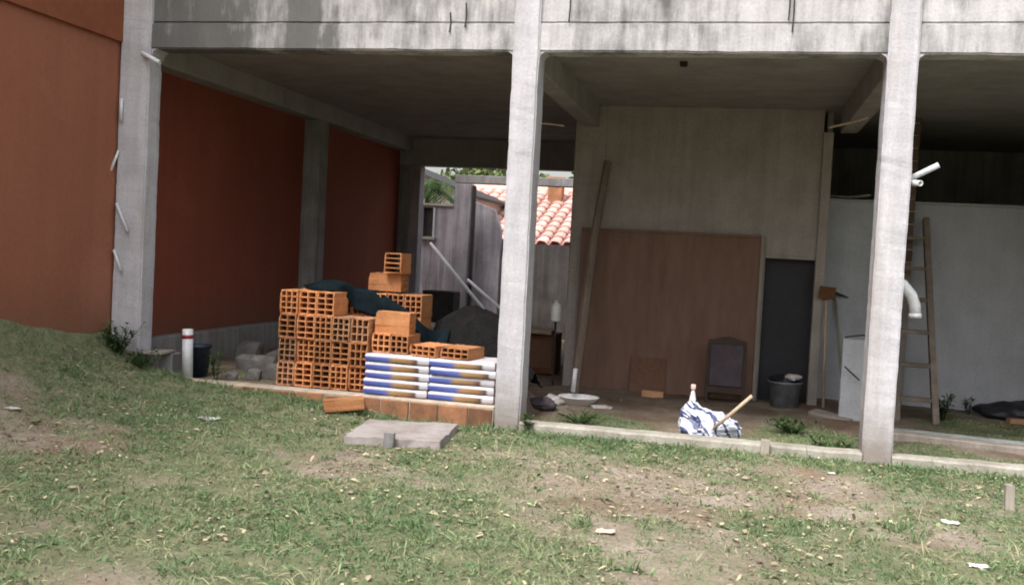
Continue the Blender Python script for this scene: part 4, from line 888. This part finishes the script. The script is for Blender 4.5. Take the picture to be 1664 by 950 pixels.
# ------------------------------------------------------------------ right bay
ld = thing('wooden_ladder', 'wooden ladder leaning behind the right column', 'ladder', (3.31, 2.4, -0.14))
def lp(s, t): return Vector((3.365+s*0.175-0.03*t, 2.78+1.08*t, -0.16+2.0*t))
for s in (-1, 1):
    a, b = lp(s, 0), lp(s, 1); d = (b-a).normalized(); sx = Vector((1, 0, 0)); n_ = d.cross(sx).normalized()
    vs = [p_+sx*u*0.029+n_*w*0.04 for p_ in (a, b) for u, w in ((-1, -1), (1, -1), (1, 1), (-1, 1))]
    mb = MB(); mb.add(vs, [(0, 1, 2, 3), (7, 6, 5, 4)]+[(i, (i+1) % 4+0, (i+1) % 4+4, i+4) for i in range(4)]); mb.build('rail', M_LADDER, ld)
for k_ in range(6):
    t = 0.11+k_*0.157; c = lp(0, t)
    MB().box(c.x-.144, c.x+.144, c.y-.045, c.y+.045, c.z-.02, c.z+.02, bev=.004).build('rung', M_LADDER, ld)
p = thing('flexible_duct', 'white curved pipe elbow sticking out behind the right column', 'pipe', (2.86, 0.8, 1.0))
MB().tube([(2.70, 0.80, 1.16), (2.78, 0.80, 1.205), (2.86, 0.80, 1.18), (2.93, 0.80, 1.10), (2.96, 0.80, 1.02), (2.965, 0.80, 0.94)], 0.042, 14).build('elbow', M_PVC, p, True)
MB().hollow((2.9645, 0.80, 0.965), (2.966, 0.80, 0.93), 0.048, 0.036, 16).build('collar', M_PVC, p, True)
MB().tube([(2.68, 0.80, 1.14), (2.685, 0.8, 0.6), (2.69, 0.8, -0.15)], 0.035, 12).build('stand_pipe', M_PVC, p, True)
tag(MB().box(2.84, 4.95, 1.35, 1.53, -0.15, -0.075, bev=0.006, jit=0.004, rot=rotm(0, 0.5, -9)).build('timber_beam', M_WOOD_GREY), 'long grey timber lying on the soil right of the right column', 'timber')
tag(MB().tube([(2.85, 1.72, -0.09), (3.6, 1.63, -0.095), (4.9, 1.42, -0.1)], 0.04, 10).build('long_pipe', mat('green_grey_pipe', (0.17, 0.2, 0.19), (0.26, 0.29, 0.28), 5, 0.6, 0.2, 30), smooth=True), 'long greenish grey pipe lying just behind the timber', 'pipe')
crumple('black_sheet', 'crumpled black plastic sheet at the foot of the pale wall', 'sheet', (4.5, 3.55, -0.1), (0.34, 0.22, 0.12), 9, M_BLACKSHEET, 0.45, 4)
tag(MB().box(4.28, 4.46, 3.2, 3.3, -0.14, -0.09, bev=0.005, jit=0.004, rot=rotm(0, 0, 12)).build('brick_piece', M_BRICK_PALE), 'pale brick piece in front of the black sheet', 'brick')

# ------------------------------------------------------------------ concrete cover in the grass
cv = thing('concrete_cover', 'square concrete inspection cover lying in the grass', 'cover', (-0.62, -0.75, -0.05))
zc = float(tz(-0.62, -0.75))
bm = bmesh.new(); P4 = [(-0.86, -1.10), (-0.22, -0.98), (-0.30, -0.25), (-0.95, -0.38)]
vs = [Vector((x, y, zc-0.08)) for x, y in P4]+[Vector((x*0.985-0.01, y*0.985-0.01, zc+0.052)) for x, y in P4]
bv = [bm.verts.new(v) for v in vs]
for f in ((3, 2, 1, 0), (4, 5, 6, 7), (0, 1, 5, 4), (1, 2, 6, 5), (2, 3, 7, 6), (3, 0, 4, 7)): bm.faces.new([bv[i] for i in f])
bmesh.ops.subdivide_edges(bm, edges=bm.edges[:], cuts=12, use_grid_fill=True)
for v in bm.verts: v.co += mnoise.noise_vector(v.co*7)*0.007+mnoise.noise_vector(v.co*23)*0.005
bm.verts.ensure_lookup_table(); mb = MB(); mb.add([v.co.copy() for v in bm.verts], [[v.index for v in f.verts] for f in bm.faces]); bm.free()
mb.build('slab', M_COVER, cv)
# paper scraps
def scrap(label, x, y, s, seed, mt):
    rg = random.Random(seed); z = float(tz(x, y))+0.006; n = 6; vs = []
    for j in range(n):
        for i in range(n):
            u, v = i/(n-1)-.5, j/(n-1)-.5; vs.append((x+u*s*1.5+rg.uniform(-.1, .1)*s, y+v*s+rg.uniform(-.1, .1)*s, z+rg.uniform(0, .16)*s+abs(u)*s*.12))
    mb = MB(); mb.add(vs, [(j*n+i, j*n+i+1, (j+1)*n+i+1, (j+1)*n+i) for j in range(n-1) for i in range(n-1)])
    o = mb.build('paper_scrap', mt); o.modifiers.new('thickness', 'SOLIDIFY').thickness = 0.002
    tag(o, label, 'litter', 'scraps of litter in the grass')
scrap('white scrap of paper in the grass below the wooden stake', 2.82, -1.59, 0.055, 1, M_PLASTIC_W)
scrap('white scrap of paper at the bottom right corner', 2.79, -2.36, 0.055, 2, M_PLASTIC_W)
scrap('pinkish scrap lying on the bare soil in the foreground', 1.08, -2.5, 0.06, 3, mat('pink_scrap', (0.55, 0.36, 0.30), (0.66, 0.46, 0.4), 9, 0.8, 0.1))
scrap('pale scrap in the grass near the left edge', -2.75, -1.9, 0.06, 4, M_RAG)
scrap('pale flat scrap in the soil left of the concrete cover', -1.9, -1.0, 0.09, 5, M_RAG)
scrap('small white scrap in the grass before the right column', 2.3, -0.55, 0.03, 6, M_PLASTIC_W)
